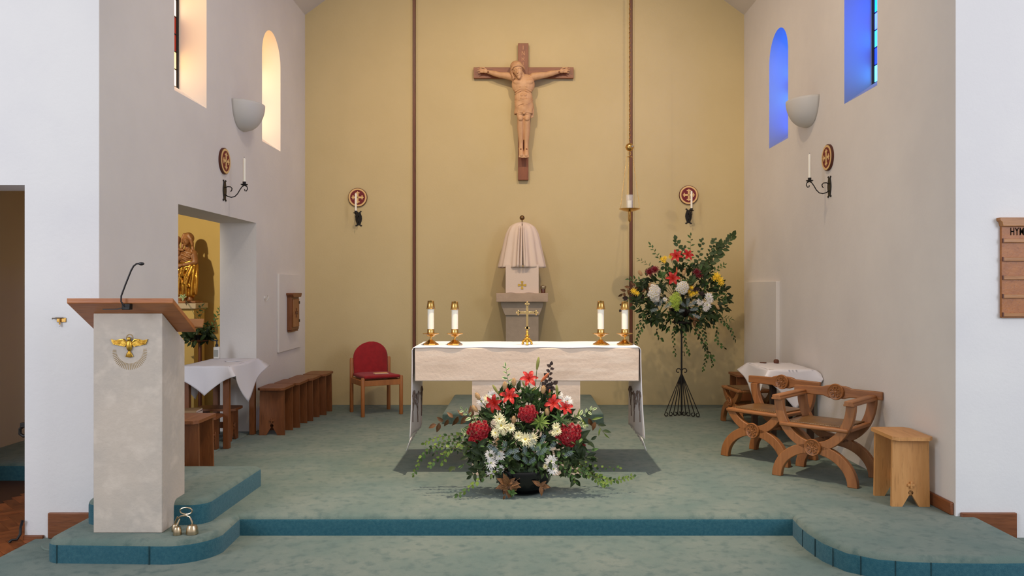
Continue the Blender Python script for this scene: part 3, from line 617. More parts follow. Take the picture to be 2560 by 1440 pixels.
# ------------------------------------------------------------------ clothed tables
def drape(name, label, loc, x0, x1, y0, y1, z, drops, seed, xm=9):
    rnd = random.Random(seed); b = MB()
    b.grid(lambda u, v: (x0+(x1-x0)*u, y0+(y1-y0)*v, z+.0015*math.sin(u*23+v*9)), 14, 14)
    for (a, c, n, h) in (((x0,y0),(x1,y0),(0,-1),drops[0]), ((x1,y0),(x1,y1),(1,0),drops[1]), ((x1,y1),(x0,y1),(0,1),drops[2]), ((x0,y1),(x0,y0),(-1,0),drops[3])):
        ph = rnd.uniform(0, 6); sk = rnd.uniform(-.06, .06)
        def f(u, v):
            tri = max(0, 1-abs(2*(u-.5-sk*.0))/1.0); d = (.075+(h-.045)*tri**.92)*v if h > .05 else (.05+h*tri)*v
            co = abs(2*u-1)**6; out = .004+.012*v*math.sin(u*9+ph)*tri+(.06*co*v+.02*v)*(1 if h > .05 else .3)
            L_ = math.hypot(c[0]-a[0], c[1]-a[1]); uu = .5+(u-.5)*(1-.12*v*tri)+sk*v*tri+(1 if u > .5 else -1)*(.06*co*v+.024*v)*abs(2*u-1)**3/L_*(1 if h > .05 else .3)
            return (min(xm, a[0]+(c[0]-a[0])*uu+n[0]*out), a[1]+(c[1]-a[1])*uu+n[1]*out, z-d)
        b.grid(f, 26, 12)
    me_o = b.build(name, m_linen, solid=.003, fixn=False); bm = bmesh.new(); bm.from_mesh(me_o.data); bmesh.ops.remove_doubles(bm, verts=bm.verts, dist=.0055); bm.to_mesh(me_o.data); bm.free()
    return tag(me_o, label, 'tablecloth')
def table(label, x0, x1, y0, y1, z, W):
    cx, cy = (x0+x1)/2, (y0+y1)/2; t = thing('table', label, 'table', (cx, cy, 0)); hx, hy = (x1-x0)/2, (y1-y0)/2
    MB().box(-hx, hx, -hy, hy, z-.025, z).build('top', W['y'], t, bevel=.004)
    for sx in (-1, 1):
        for sy in (-1, 1): MB().obox((sx*(hx-.03), sy*(hy-.035), (z-.025)/2), (.05, .055, z-.025)).build('leg', W['z'], t, bevel=.004)
    for sx in (-1, 1): MB().box(sx*(hx-.03)-.011, sx*(hx-.03)+.011, -hy+.05, hy-.05, z-.10, z-.025).build('apron', W['y'], t)
    for sy in (-1, 1): MB().box(-hx+.05, hx-.05, sy*(hy-.035)-.011, sy*(hy-.035)+.011, z-.10, z-.025).build('apron', W['x'], t)
    return t
table('brown wooden side table under the white cloth at the chapel opening', -2.90, -2.50, 6.83, 7.56, .705, stl)
drape('tablecloth', 'white cloth with pointed drops over the left side table', 0, -2.91, -2.49, 6.82, 7.57, .709, (.22, .33, .2, .30), 3)
drk = {a: wood('dark_wood_'+a, S(62,38,26), S(46,28,20), a) for a in 'xyz'}
table('dark wooden credence table under the white cloth by the right wall', 2.19, 2.58, 7.03, 7.66, .655, drk)
drape('tablecloth', 'white cloth with pointed drops over the right credence table', 0, 2.17, 2.575, 7.01, 7.68, .659, (.32, .02, .2, .32), 8, 2.61)
t = thing('cup', 'small brown wooden cup at the back of the right clothed table', 'cup', (2.42, 7.60, .662)); MB().lathe([(.0,0), (.022,0), (.026,.012), (.024,.030), (.014,.036), (0,.037)], n=18).build('bowl', m_strip, t)
t = thing('dish', 'flat brown dish at the back left of the right clothed table', 'dish', (2.30, 7.62, .662)); MB().lathe([(.0,0), (.03,0), (.034,.007), (.026,.006), (0,.005)], n=18).build('plate', m_strip, t)
t = thing('soap_dispenser', 'white sanitiser bottle with black pump on the left side table', 'bottle', (P(542, 885, 7.50).x, 7.50, .712))
MB().box(-.028, .028, -.02, .02, 0, .115).build('bottle', mk('bottle_white', S(214,210,200), .4), t, bevel=.010, seg=3); MB().box(-.02, .02, -.0212, -.02, .02, .085).build('label', mk('bottle_label', S(150,150,140), .5), t)
b = MB().lathe([(.014,.113), (.014,.135), (.008,.138), (.006,.165), (.012,.168), (.012,.178), (0,.178)], n=14); b.obox((-.012, 0, .172), (.035, .012, .008)); b.build('pump', m_plastic, t)
t = thing('sheet', 'pale folded sheet lying on the left side table cloth', 'paper', (-2.62, 7.28, .7125), .5); MB().box(-.07, .07, -.045, .045, 0, .003).build('page', m_linen, t)
for i, (x, y, s, c, l) in enumerate(((-2.82, 6.78, (.16,.2,.03), S(30,24,22), 'black book lying on the low kneeling stool'), (-2.80, 6.77, (.14,.18,.02), S(150,120,84), 'tan booklet on top of the black book under the cloth'))):
    t = thing('book', l, 'book', (x, y, .3+.03*i+.001), .1*i)
    MB().box(-s[0]/2, s[0]/2, -s[1]/2, s[1]/2, 0, s[2]).build('cover', mk('book_cover', c, .6), t, bevel=.003); MB().box(-s[0]/2+.004, s[0]/2+.001, -s[1]/2+.006, s[1]/2-.006, .004, s[2]-.004).build('pages', m_veil, t)
t = thing('votive_glass', 'red votive glass behind the table leg at the chapel opening', 'glass', (-2.90, 6.66, .301)); MB().lathe([(0,0), (.026,0), (.032,.03), (.03,.085), (.027,.085), (.028,.03), (0,.01)], n=18).build('glass', mk('red_glass', S(150,16,20), .15), t)

# ------------------------------------------------------------------ X framed chairs
def band(b, cx, cz, rx, rz, a0, a1, w_, y0, y1, n=16):
    vs = []
    for i in range(n+1):
        t = math.radians(a0+(a1-a0)*i/n); c, s = math.cos(t), math.sin(t); nx, nz = c/rx, s/rz; L_ = math.hypot(nx, nz); nx /= L_; nz /= L_
        for o, y in ((-w_/2, y0), (w_/2, y0), (w_/2, y1), (-w_/2, y1)): vs.append((cx+rx*c+nx*o, y, cz+rz*s+nz*o))
    fs = [(i*4+j, i*4+(j+1)%4, i*4+4+(j+1)%4, i*4+4+j) for i in range(n) for j in range(4)]+[(3,2,1,0), (n*4, n*4+1, n*4+2, n*4+3)]
    return b.add(vs, fs)
def medallion(name, parent, y, x, z, r=.061, mat=None):
    b = MB().lathe([(0,0), (r*.94,0), (r,.006), (r,.014), (r*.92,.020), (r*.84,.016), (0,.014)], (x, y, z), 28, RX); o = b.build(name, mat or chr_['x'], parent)
    q = MB(); q.lathe([(.010,.012), (.009,.020), (0,.023)], (x, y, z), 10, RX)
    for i in range(5):
        a = PI/2+2*PI*i/5; q.tube([(x+.010*math.cos(a), y-.016, z+.010*math.sin(a)), (x+.026*math.cos(a-.42), y-.021, z+.026*math.sin(a-.42)), (x+.040*math.cos(a-.3), y-.019, z+.040*math.sin(a-.3)), (x+.038*math.cos(a), y-.019, z+.038*math.sin(a)), (x+.040*math.cos(a+.3), y-.019, z+.040*math.sin(a+.3)), (x+.026*math.cos(a+.42), y-.021, z+.026*math.sin(a+.42)), (x+.010*math.cos(a), y-.016, z+.010*math.sin(a))], .0035, 5)
    q.build('rosette', mat or chr_['x'], o)
def xchair(label, loc, rz, arms, D=.40):
    t = thing('x_frame_chair', label, 'chair', loc, rz, 'carved X framed chairs by the right wall'); f, r = -D/2, D/2; W = chr_
    for y0, y1, back in ((f-.022, f+.022, False), (r-.022, r+.022, True)):
        for a0, a1 in ((0, 90), (90, 180)): band(MB(), 0, 0, .275, .235, a0, a1, .070, y0, y1).build('leg', W['z'], t, bevel=.004)
        up = back or arms; lo = 0 if up else math.degrees(math.asin(.55))
        for a0, a1 in ((180+lo, 270), (270, 360-lo)): band(MB(), 0, .565, .262, .315, a0, a1, .064, y0, y1).build('upright', W['z'], t, bevel=.004)
    medallion('medallion', t, f-.022, 0, .245)
    MB().tube([(0, f, .245), (0, r, .245)], .016, 10).build('stretcher', W['y'], t)
    zs = .372
    MB().box(-.25, .25, f-.035, f+.02, zs, zs+.028).build('seat_rail', W['x'], t, bevel=.010, seg=3)
    for s in (-1, 1): MB().box(s*.232-.02, s*.232+.02, f+.02, r+.01, zs, zs+.026).build('seat_rail', W['y'], t, bevel=.006)
    MB().box(-.21, .21, r-.03, r+.01, zs, zs+.026).build('seat_rail', W['x'], t, bevel=.006)
    def pad(u, v): return (-.212+.424*u, f+.018+(D-.04)*v, zs+.029+.012*math.sin(PI*min(u,1-u)*1.0)*math.sin(PI*v)**.5-.012*math.sin(PI*u)*math.sin(PI*v))
    st = MB().grid(pad, 16, 14).build('seat_pad', m_leather, t, solid=.008, fixn=False)
    nl = MB()
    for i in range(24): nl.ell((-.205+.41*i/23, f+.026, zs+.033), (.004,.004,.003), nu=6, nv=4)
    nl.build('studs', m_iron, st)
    # back rail with swelling and rosette
    z0, z1 = .565, .625; o = [(-.33, z0), (-.10, z0-.002), (-.06, z0-.016), (.06, z0-.016), (.10, z0-.002), (.33, z0), (.33, z1), (.11, z1+.004), (.09, z1+.012), (.06, z1+.02), (-.06, z1+.02), (-.09, z1+.012), (-.11, z1+.004), (-.33, z1)]
    MB().prism(o, -r+.0, -r-.03+.0, RX).build('back_rail', W['x'], t, bevel=.006)
    medallion('medallion', t, r-.002, 0, .60)
    if arms:
        for s in (-1, 1):
            b = MB().prism([(-.036,-.0), (-.036,.012), (-.028,.02), (-.032,.028), (-.024,.036), (.024,.036), (.032,.028), (.028,.02), (.036,.012), (.036,0)], -(r), -(f-.055), RX); b.build('arm', W['y'], t, loc=(s*.262, 0, .563), bevel=.003)
    return t
def chair_at(pl, pr, D=.40):                    # from the two front feet (photo directions on the carpet)
    pts = []
    for px, py in (pl, pr):
        Y = EYE*2000/(py-719); pts.append(Vector(((px-1304)*Y/2000, Y)))
    d = (pts[1]-pts[0]).normalized(); m = (pts[0]+pts[1])/2; nb = Vector((-d.y, d.x)); c = m+nb*D/2
    return (c.x, c.y, 0), math.atan2(d.y, d.x)
l, rz = chair_at((1951, 1187), (2148, 1220)); l = (l[0]-.03, l[1]-.0, 0)
xchair('brown X framed armchair with carved rosettes, nearest by the right wall', l, rz, True)
l, rz = chair_at((1811, 1138), (1968, 1168)); xchair('armless X framed chair with rosettes, behind the nearest armchair', l, rz, False)
xchair('armless X framed chair turned sideways beside the right clothed table', (2.28, 8.05, 0), math.radians(-84), False, D=.36).scale = (.92, .92, .93)

# ------------------------------------------------------------------ red chair
R = thing('upholstered_chair', 'red upholstered chair with beech legs before the back wall', 'chair', (-1.60, 8.80, 0), math.radians(29))
bee = wood('beech', S(178,112,58), S(152,92,46), 'z')
for x, y, h in ((-.215,-.2,.415), (.215,-.2,.425), (-.215,.2,.60), (.215,.2,.60)): MB().lathe([(0,0), (.018,0), (.021,.01), (.021,h-.012), (.016,h), (0,h)], (x, y, 0), 16).build('leg', bee, R)
for s in (-1, 1): MB().box(s*.215-.011, s*.215+.011, -.2, .2, .325, .385).build('side_rail', bee, R, bevel=.003)
MB().box(-.2, .2, -.211, -.189, .325, .385).build('front_rail', bee, R, bevel=.003); MB().box(-.2, .2, .189, .211, .335, .385).build('rear_rail', bee, R, bevel=.003)
def seat(u, v):
    x = (u-.5)*2; y = (v-.5)*2; return (.20*x, .215*y-.012*(1-x*x)*(1 if y < 0 else 0), .412+.016*(1-x**4)*(1-y**4)+.006*y*y)
b = MB().grid(seat, 18, 18).build('seat_pad', m_red, R, solid=.03, bevel=0, fixn=False)
pts = [(-.19, .40), (-.195, .45), (-.195, .58)]+[(.195*math.cos(PI-PI*i/18), .60+.175*math.sin(PI*i/18)) for i in range(19)]+[(.195, .58), (.195, .45), (.19, .40)]
def bk(pts, n=10):
    b = MB(); k = len(pts); vs = []
    for s in range(2):
        for x, z in pts: vs.append((x, .205-.03*(x/.2)**2*1.0+(.035 if s else 0)+.05*(z-.4)**1.0*.5, z))
    return b
rows = MB()
def backf(u, v):
    z = .405+.37*v; hw = .193 if z < .60 else .195*math.sqrt(max(0, 1-((z-.60)/.176)**2)); hw = max(hw, .01); x = (u-.5)*2*hw
    return (x, .20-.035*(x/.2)**2*-1-.045+.07*(z-.40)-.012*math.sin(PI*u)*math.sin(PI*v), z)
rows.grid(backf, 20, 26); rows.build('backrest', m_red, R, solid=.026, fixn=False)
BK = thing('booklet', 'thin white booklet lying on the red chair seat', 'booklet', (-1.535, 8.72, .445), .4)
MB().box(-.075, .075, -.05, .05, 0, .003).build('cover', m_linen, BK); MB().box(-.074, .074, -.049, .049, .003, .006).build('pages', m_cream, BK)
# ------------------------------------------------------------------ crucifix
k = .00468; CX, CZ = .019, EYE+.0                # photo pixel size on the cross; local origin at the crossing
C = thing('crucifix', 'wooden crucifix with carved pale figure high on the back wall', 'crucifix', (CX, 9.36, 3.895))
ox, oy = 1308, 719-(3.895-EYE)/k
def cp(px, py, d=0): return P(px, py, 9.36-d)-Vector((CX, 9.36, 3.895))
MB().box(-.061, .061, 0, .055, cp(0,450).z, cp(0,108).z).build('upright_beam', m_cross, C, bevel=.003)
MB().box(cp(1184,0).x, cp(1434,0).x, .004, .05, cp(0,195).z, cp(0,168).z).build('cross_beam', m_crossx, C, bevel=.003)
b = MB()
def stroke(ps): b.tube([cp(x, y, .001) for x, y in ps], .0028, 5)
stroke([(1308,114), (1308,124)]); stroke([(1305,138), (1305,128)]); stroke([(1305,128), (1311,138)]); stroke([(1311,138), (1311,128)])
stroke([(1305,152), (1305,142), (1310,142.5), (1310.6,145), (1309.5,147), (1305,147.2)]); stroke([(1307.5,147.2), (1311,152)]); stroke([(1308,155), (1308,163)])
b.build('lettering', mk('incised_letters', S(222,170,128), .7), C)
b = MB(); U = lambda px: px*k
def el(px, py, d, rx, ry, rd, rot=0): b.ell(cp(px, py, d), (rx*k, rd, ry*k), (0, math.radians(rot), 0), 18, 12)
def cap(p, q, ra, rb): b.cap(cp(*p), cp(*q), ra*k, rb*k, 12)
# trunk
el(1308, 212, .068, 29, 27, .078); el(1309, 244, .072, 22.5, 22, .060); el(1309, 264, .078, 22, 19, .064); el(1307, 198, .062, 29, 13, .056)
el(1297, 206, .117, 14, 8, .028, 12); el(1319, 206, .117, 14, 8, .028, -12)          # chest
for i, y in enumerate((218, 223.5, 229)):                                         # rib ridges
    for s in (-1, 1): cap((1308+s*7, y-2, .137-i*.004), (1308+s*20, y+5, .098), 1.9, 1.6)
el(1305, 238, .118, 4.5, 4, .022); el(1313, 238, .118, 4.5, 4, .022); el(1305, 246.5, .114, 4.5, 4, .024); el(1313, 246.5, .114, 4.5, 4, .024)
cap((1300, 196, .115), (1284, 191, .09), 2.4, 2.2); cap((1318, 196, .115), (1331, 190, .09), 2.4, 2.2)  # collar bones
# arms
for A in (((1283,193,.07),(1268,189.5,.075),(1250,187.5,.065),(1238,184.5,.06),(1221,180,.045)), ((1333,192,.07),(1350,189,.075),(1366,187,.065),(1379,183.5,.06),(1397,179.5,.045))):
    for p, q, ra, rb in zip(A, A[1:], (10, 8.8, 7, 6.8), (8.8, 7, 6.8, 4.6)): cap(p, q, ra, rb)
for wx, s in ((1221, -1), (1397, 1)):
    el(wx+s*8, 178, .045, 7.5, 5.2, .018, s*-14)
    for i, (dy, ln) in enumerate(((-4.4, 13), (-1.5, 16), (1.5, 16.5), (4.4, 14))):
        p0 = (wx+s*11, 177+dy*.85, .045); p1 = (wx+s*(11+ln*.55), 175.4+dy*1.25, .050); p2 = (wx+s*(11+ln), 174.6+dy*1.5, .064); cap(p0, p1, 1.6, 1.45); cap(p1, p2, 1.45, 1.2)
    cap((wx+s*5, 174.5, .05), (wx+s*11, 169.5, .062), 2, 1.7); cap((wx+s*11, 169.5, .062), (wx+s*16, 169.2, .07), 1.7, 1.3)
# neck and head, bowed to the left of the picture
cap((1309, 197, .085), (1300, 182, .115), 8.5, 8)
hd = 13
el(1293.5, 171, .125, 13.5, 16.5, .066, hd); el(1296, 181, .145, 9.8, 11, .046, hd)
el(1297.5, 190, .152, 6.5, 6.5, .030, hd)                                        # beard
cap((1292.6, 172, .186), (1293.6, 181.5, .203), 1.3, 2.1)                        # nose
cap((1285, 173.2, .176), (1290.5, 171.6, .189), 1.4, 1.4); cap((1295.5, 170.6, .189), (1302, 169.6, .176), 1.4, 1.4)   # brows
el(1288.5, 176, .175, 3, 1.7, .010, hd); el(1299, 173.6, .176, 3, 1.7, .010, hd)  # closed lids
cap((1291.5, 186.2, .183), (1299.5, 184.6, .183), 1.0, 1.0); cap((1292, 188.4, .181), (1299.3, 187, .181), 1.0, 1.0)   # lips
el(1297.5, 193.5, .165, 4, 4.5, .018, hd)
# legs
for x0, x1, x2, fx in ((1300, 1301.5, 1302.5, 1303.5), (1319, 1317.5, 1316, 1316)):
    cap((x0, 268, .085), (x1, 294, .12), 11.5, 8.8); el(x1, 297, .142, 6, 6, .028); cap((x1, 300, .115), (x1, 322, .088), 8.2, 8.4); cap((x1, 322, .088), (x2, 358, .07), 8.4, 5.6); cap((x2, 358, .07), (x2, 373, .07), 5.6, 5.4)
    cap((x2, 374, .075), (fx, 388, .115), 5.8, 6.2); el(x2+(4 if x0 > 1308 else -4), 371, .07, 2.4, 2.4, .012)
    for i in range(5): cap((fx-5+i*2.5, 388, .122), (fx-5.4+i*2.7, 394-abs(i-(1 if x0 > 1308 else 3))*.5, .128), 1.7 if i != (0 if x0 > 1308 else 4) else 2.1, 1.5)
sculpt(b, 'figure', m_lime, C, .0036, 4)
# hair and headband
b = MB(); el(1291.5, 166.5, .105, 16, 14.5, .072, hd)
for ps in (((1279,170,.13),(1277.5,181,.12),(1279.5,190,.11),(1283,198,.125)), ((1282,168,.155),(1279.5,177,.14),(1280.5,186,.13),(1285,195,.135))):
    for p, q in zip(ps, ps[1:]): cap(p, q, 3.0, 2.2)
sculpt(b, 'hair', mk('carved_hair', S(190,144,104), .6, col2=S(176,130,92), scale=40, stretch=(1,1,.3)), C, .005, 3)
b = MB()
for off in (0, 3.6):
    b.tube([cp(x, y+off*.6, d+.004) for x, y, d in ((1276.5,178,.11), (1278.5,172,.155), (1284,164.5,.182), (1292,161.5,.192), (1300,161.5,.184), (1307,165,.158), (1311,171,.115))], .0075, 7)
b.build('headband', m_lime, C)
# loincloth
def cloth(u, v):
    a = 2*PI*u; py = 249+(286-249)*v+(-3*math.sin(a+.6)*(1-v)); f = .0035*math.sin(a*5+v*5)+.003*math.sin(a*3-v*9)*1.2
    return cp(1309.5, py, .082)+Vector(((22.0*k+f+.001*v)*math.cos(a), (.076+f)*math.sin(a), 0))
LC = MB().grid(cloth, 64, 16, closed=True).build('loincloth', m_lime, C, solid=.007, fixn=False)
b = MB()
for ps in (((1287.5,255),(1298,250),(1309,247.5),(1331,248.5)), ((1329,252),(1322,258),(1314,262),(1309,266)), ((1290,270),(1297,263),(1304,260),(1309,258)), ((1309,258),(1310,270),(1310,283)), ((1314,262),(1313.5,272),(1313,283)), ((1291,281),(1299,286),(1309,285),(1320,286),(1329,281))):
    b.tube([cp(x, y, .082+.080*math.sqrt(max(.05, 1-((x-1309.5)/23)**2))) for x, y in ps], .0055, 6)
b.ell(cp(1310, 283, .165), (.016, .012, .012)); b.build('cloth_fold', m_lime, C)
b = MB(); b.grid(lambda u, v: cp(1329+4.5*math.sin(v*5+u*6)*.4+u*4, 262+34*v-u*5, .10-.02*u), 6, 16); b.build('loose_end', m_lime, LC, solid=.008, fixn=False)
nm = mk('dark_wound', S(120,70,44), .6)
for x, y, d in ((1220.5,180,.067), (1398,180,.067), (1302,373,.105), (1316.5,373,.105)): MB().ell(cp(x, y, d), (.010,.008,.010), nu=8, nv=6).build('nail', nm, C)

# ------------------------------------------------------------------ carved statue in the side chapel
def cp(px, py, d=0): return Vector(((px-ox)*k, -d, (oy-py)*k))
k = 8.5/2000; ox, oy = 466, 757; sx0, sz0 = P(466, 757, 8.5).x, P(466, 757, 8.5).z
G = thing('statue', 'carved wooden statue of a standing woman holding a child, gilded robe', 'statue', (sx0, 8.5, sz0))
m_sw = mk('statue_wood', S(168,114,68), .45, col2=S(136,88,50), scale=12); m_sg = mk('gilded_robe', S(214,160,62), .32, .85, col2=S(170,114,44), scale=14)
b = MB()
el(470, 600, .03, 11, 14, .055); el(471, 604, .055, 8, 10, .042); cap((469.6,603,.10),(469.6,608,.106), 1.2, 1.6); el(470.5, 611.5, .076, 4.2, 4.2, .018); cap((468.3,609.6,.098),(472.6,609.6,.098),.8,.8); cap((465,600.5,.092),(468,600,.097),1,1); cap((472,600,.097),(476,600.5,.092),1,1)
cap((470, 612, .02), (470, 624, .01), 6, 7); el(471, 640, .015, 21, 20, .065); el(471, 662, .015, 19, 18, .06); cap((486, 634, .02), (492, 655, .05), 9, 8); cap((492, 655, .05), (470, 663, .10), 7, 5); cap((455, 634, .02), (446, 655, .06), 9, 8); cap((446,655,.06), (455,668,.09), 7, 5)
for i in range(4): cap((466-i*1.2, 662+i*1.6, .108), (457-i, 663+i*1.7, .115), 1.6, 1.2)
cap((462, 628, .07), (484, 634, .07), 2.6, 2.4); cap((461, 636, .08), (482, 645, .08), 2.4, 2.2); cap((463, 646, .08), (480, 655, .085), 2.4, 2); cap((484, 626, .05), (490, 648, .055), 2.6, 2.4); cap((478, 622, .05), (472, 640, .085), 2.2, 2)
sculpt(b, 'body', m_sw, G, .0048, 2)
b = MB(); el(472, 596, .01, 14, 15, .06)
for ps in (((461,597,.03),(460,608,.02),(458,620,.03)), ((481,596,.03),(483,608,.02),(483,620,.02),(486,630,.02)), ((476,588,.05),(482,598,.05),(484,612,.04)), ((466,587,.055),(461,597,.055),(460,606,.05))):
    for p, q in zip(ps, ps[1:]): cap(p, q, 3.8, 3.2)
sculpt(b, 'veil', m_sw, G, .0048, 2)
b = MB(); el(470, 664, .0, 22, 14, .085)
for q in ((460, 666, 457, 738), (470, 666, 468, 740), (481, 666, 482, 738), (484, 666, 486, 728)): cap((q[0], q[1], .018), (q[2], q[3], .045), 14, 8.5)
def ch(ps, ra=3.6):                             # a soft fold
    for p, q in zip(ps, ps[1:]): cap(p, q, ra, ra)
for y0 in (654, 659, 665, 671): ch([(447, y0+5, .05), (458, y0+6, .085), (472, y0+4, .092), (485, y0, .08), (494, y0-3, .03)], 2.9)
for ps in (((452,668,.075),(460,690,.088),(466,715,.088),(465,738,.085)), ((492,664,.06),(490,690,.075),(487,716,.08),(486,738,.08)), ((482,670,.085),(472,692,.095),(470,708,.095),(478,716,.09)), ((447,668,.06),(449,700,.08),(446,732,.08)), ((462,672,.09),(456,700,.09),(455,738,.088)), ((488,668,.075),(480,690,.09),(474,712,.095),(474,740,.085)), ((495,664,.03),(497,695,.05),(495,735,.055)), ((470,674,.095),(464,690,.095))): ch(ps)
sculpt(b, 'robe', m_sg, G, .0042, 2)
b = MB(); cap((478, 735, .03), (481, 752, .06), 8, 6); cap((456, 735, .03), (450, 752, .06), 12, 10); el(482, 753, .09, 5, 3, .03); el(468, 742, .0, 18, 14, .05)
sculpt(b, 'underskirt', m_sw, G, .005, 2)
b = MB(); el(447, 603, .05, 9, 11, .045); cap((448, 612, .05), (448, 622, .05), 5, 6); el(447, 632, .06, 11, 13, .045); cap((452, 624, .08), (466, 626, .09), 4, 3.2); cap((446, 640, .07), (447, 658, .10), 7, 5); cap((447, 658, .10), (446, 672, .10), 5, 3.5); cap((440,624,.07), (434,640,.09), 4, 3)
cap((446,605,.092),(446,608,.097),1.1,1.4); el(446.5, 599, .04, 9.5, 9, .045)
sculpt(b, 'child', m_sw, G, .0048, 2)
MB().box(-.13, .14, -.11, .09, 0, .022).build('base', m_sw, G, bevel=.004)
PD = thing('plinth', 'pale stone plinth under the carved statue in the side chapel', 'plinth', (sx0, 8.5, 0))
MB().box(-.12, .13, -.12, .16, 0, sz0-.062).build('shaft', m_chapel, PD, bevel=.004); MB().box(-.15, .16, -.15, .18, sz0-.06, sz0-.002).build('top_slab', mk('plinth_stone', S(196,176,146), .7), PD, bevel=.004)
# ------------------------------------------------------------------ plants
def leafmesh(name, mat, w=.5, n=5, fold=.12, curl=.15, tip=1.4, mat2=None):
    """unit leaf along +y, facing +z"""
    b = MB(); vs = []
    for i in range(n+1):
        t = i/n; h = w*.5*math.sin(PI*min(1, t**(.8)))**.9 if 0 < t < 1 else (.02 if t == 0 else 0.003)
        if t > .6: h *= (1-((t-.6)/.4)**2*.25)
        z = -curl*t*t; vs += [(-h, t, z+fold*h*2), (-h*.55, t, z+fold*h*1.0), (0, t, z), (h*.55, t, z+fold*h*1.0), (h, t, z+fold*h*2)]
    for i in range(n):
        for j in range(4): b.add([], [(i*5+j, i*5+j+1, i*5+6+j, i*5+5+j)], 1 if (mat2 and j in (0, 3)) else 0)
    b.v = vs; return b.mesh(name, [mat, mat2] if mat2 else mat)
def basis(d, nrm):
    d = Vector(d).normalized(); n = Vector(nrm); n = n-d*n.dot(d)
    if n.length < 1e-3: n = d.orthogonal()
    n.normalize(); x = d.cross(n)
    return Matrix((x, d, n)).transposed()
def put(name, me, parent, loc, d, nrm, size, sx=1):
    o = bpy.data.objects.new(name, me); COL.objects.link(o); o.parent = parent
    M = basis(d, nrm).to_4x4(); M.translation = loc; o.matrix_local = M @ Matrix.Diagonal((size*sx, size, size, 1)); return o
g_dark = mk('dark_leaf', S(46,60,28), .5, col2=S(28,42,20), scale=14, rand=.25)
g_mid = mk('green_leaf', S(78,104,54), .5, col2=S(56,82,40), scale=14, rand=.25)
g_bright = mk('bright_leaf', S(122,142,64), .5, col2=S(92,116,48), scale=14, rand=.25)
g_euc = mk('eucalyptus_leaf', S(72,88,50), .5, col2=S(50,66,38), scale=12, rand=.25)
g_pur = mk('purple_leaf', S(62,46,44), .5, col2=S(44,36,34), scale=12, rand=.2)
g_var = mk('variegated_green', S(98,126,84), .5, rand=.15); g_vare = mk('variegated_edge', S(212,214,158), .5, rand=.1)
g_brown = mk('brown_leaf', S(120,84,50), .5, col2=S(88,58,36), scale=12, rand=.2)
g_silver = mk('silver_leaf', S(168,182,186), .7, col2=S(130,148,152), scale=20, rand=.15)
for _m in (g_dark, g_mid, g_bright, g_euc, g_pur, g_var, g_brown): _m.node_tree.nodes['Principled BSDF'].inputs['Specular IOR Level'].default_value = .22
g_stem = mk('stem_green', S(72,84,44), .6); g_bstem = mk('brown_stem', S(74,52,36), .7)
LV = {'dark': leafmesh('leaf', g_dark, .46, 6, .15, .3), 'mid': leafmesh('leaf', g_mid, .42), 'bright': leafmesh('leaf', g_bright, .5), 'birch': leafmesh('leaf', g_mid, .72, 4, .1, .15),
      'birchb': leafmesh('leaf', g_bright, .72, 4, .1, .15), 'euc': leafmesh('leaf', g_euc, .78, 5, .08, .1), 'pur': leafmesh('leaf', g_pur, .8, 5, .08, .1),
      'var': leafmesh('leaf', g_var, .46, 5, .12, .1, mat2=g_vare), 'brown': leafmesh('leaf', g_brown, .5, 5, .15, .3), 'slim': leafmesh('leaf', g_mid, .2, 5, .2, .25), 'olive': leafmesh('leaf', g_bright, .24, 5, .2, .3)}
def ivy(name, mat):
    o = [(0,0), (-.18,-.08), (-.42,.12), (-.30,.28), (-.5,.55), (-.2,.52), (0,1), (.2,.52), (.5,.55), (.30,.28), (.42,.12), (.18,-.08)]
    b = MB(); b.add([(0,.3,.06)]+[(x, y, -.12*abs(x)) for x, y in o], [(0, i+1, (i+1)%len(o)+1) for i in range(len(o))]); return b.mesh(name, mat)
LV['ivy'] = ivy('leaf', g_dark); LV['ivyb'] = ivy('leaf', g_mid)
def petals(b, n, L, w, lift, z0=0, r0=.0, mi=0, ph=0, curl=.0, seg=3, jit=0, rnd=random):
    for i in range(n):
        a = 2*PI*i/n+ph+rnd.uniform(-jit, jit); c, s = math.cos(a), math.sin(a); l_ = L*(1+rnd.uniform(-jit, jit)*.5); vs = []; lf = lift+rnd.uniform(-jit, jit)*.4
        for j in range(seg+1):
            t = j/seg; wd = w*(.35+.65*math.sin(PI*min(1, .18+t*.72))) if j < seg else w*.12
            r = r0+l_*t*math.cos(lf); z = z0+l_*t*math.sin(lf)-curl*t*t*l_
            vs += [(r*c-s*wd, r*s+c*wd, z+wd*.35), (r*c, r*s, z), (r*c+s*wd, r*s-c*wd, z+wd*.35)]
        b.add(vs, [(j*3+q, j*3+q+1, j*3+q+4, j*3+q+3) for j in range(seg) for q in (0, 1)], mi)
    return b
def mum(name, pm, cm, n=18, layers=4, cr=.16):    # unit radius, facing +z
    b = MB(); rnd = random.Random(3)
    for l in range(layers): petals(b, max(8, n-l*2), 1-.16*l, .085, .12+.30*l, .02*l, .05, 0, l*.2, .15, 3, .12, rnd)
    b.ell((0,0,.12), (cr,cr,cr*.7), nu=10, nv=6, mi=1); return b.mesh(name, [pm, cm])
m_pw = mk('white_petal', S(236,232,228), .6, sss=0); m_pc = mk('cream_petal', S(240,232,190), .6); m_yc = mk('yellow_centre', S(198,178,60), .7); m_gc = mk('green_centre', S(150,160,70), .7)
m_pr = mk('red_petal', S(166,16,34), .55, rand=.2); m_pd = mk('dark_red_petal', S(118,10,28), .55, rand=.2); m_py = mk('yellow_petal', S(240,200,46), .55); m_pg = mk('lime_petal', S(176,198,76), .6)
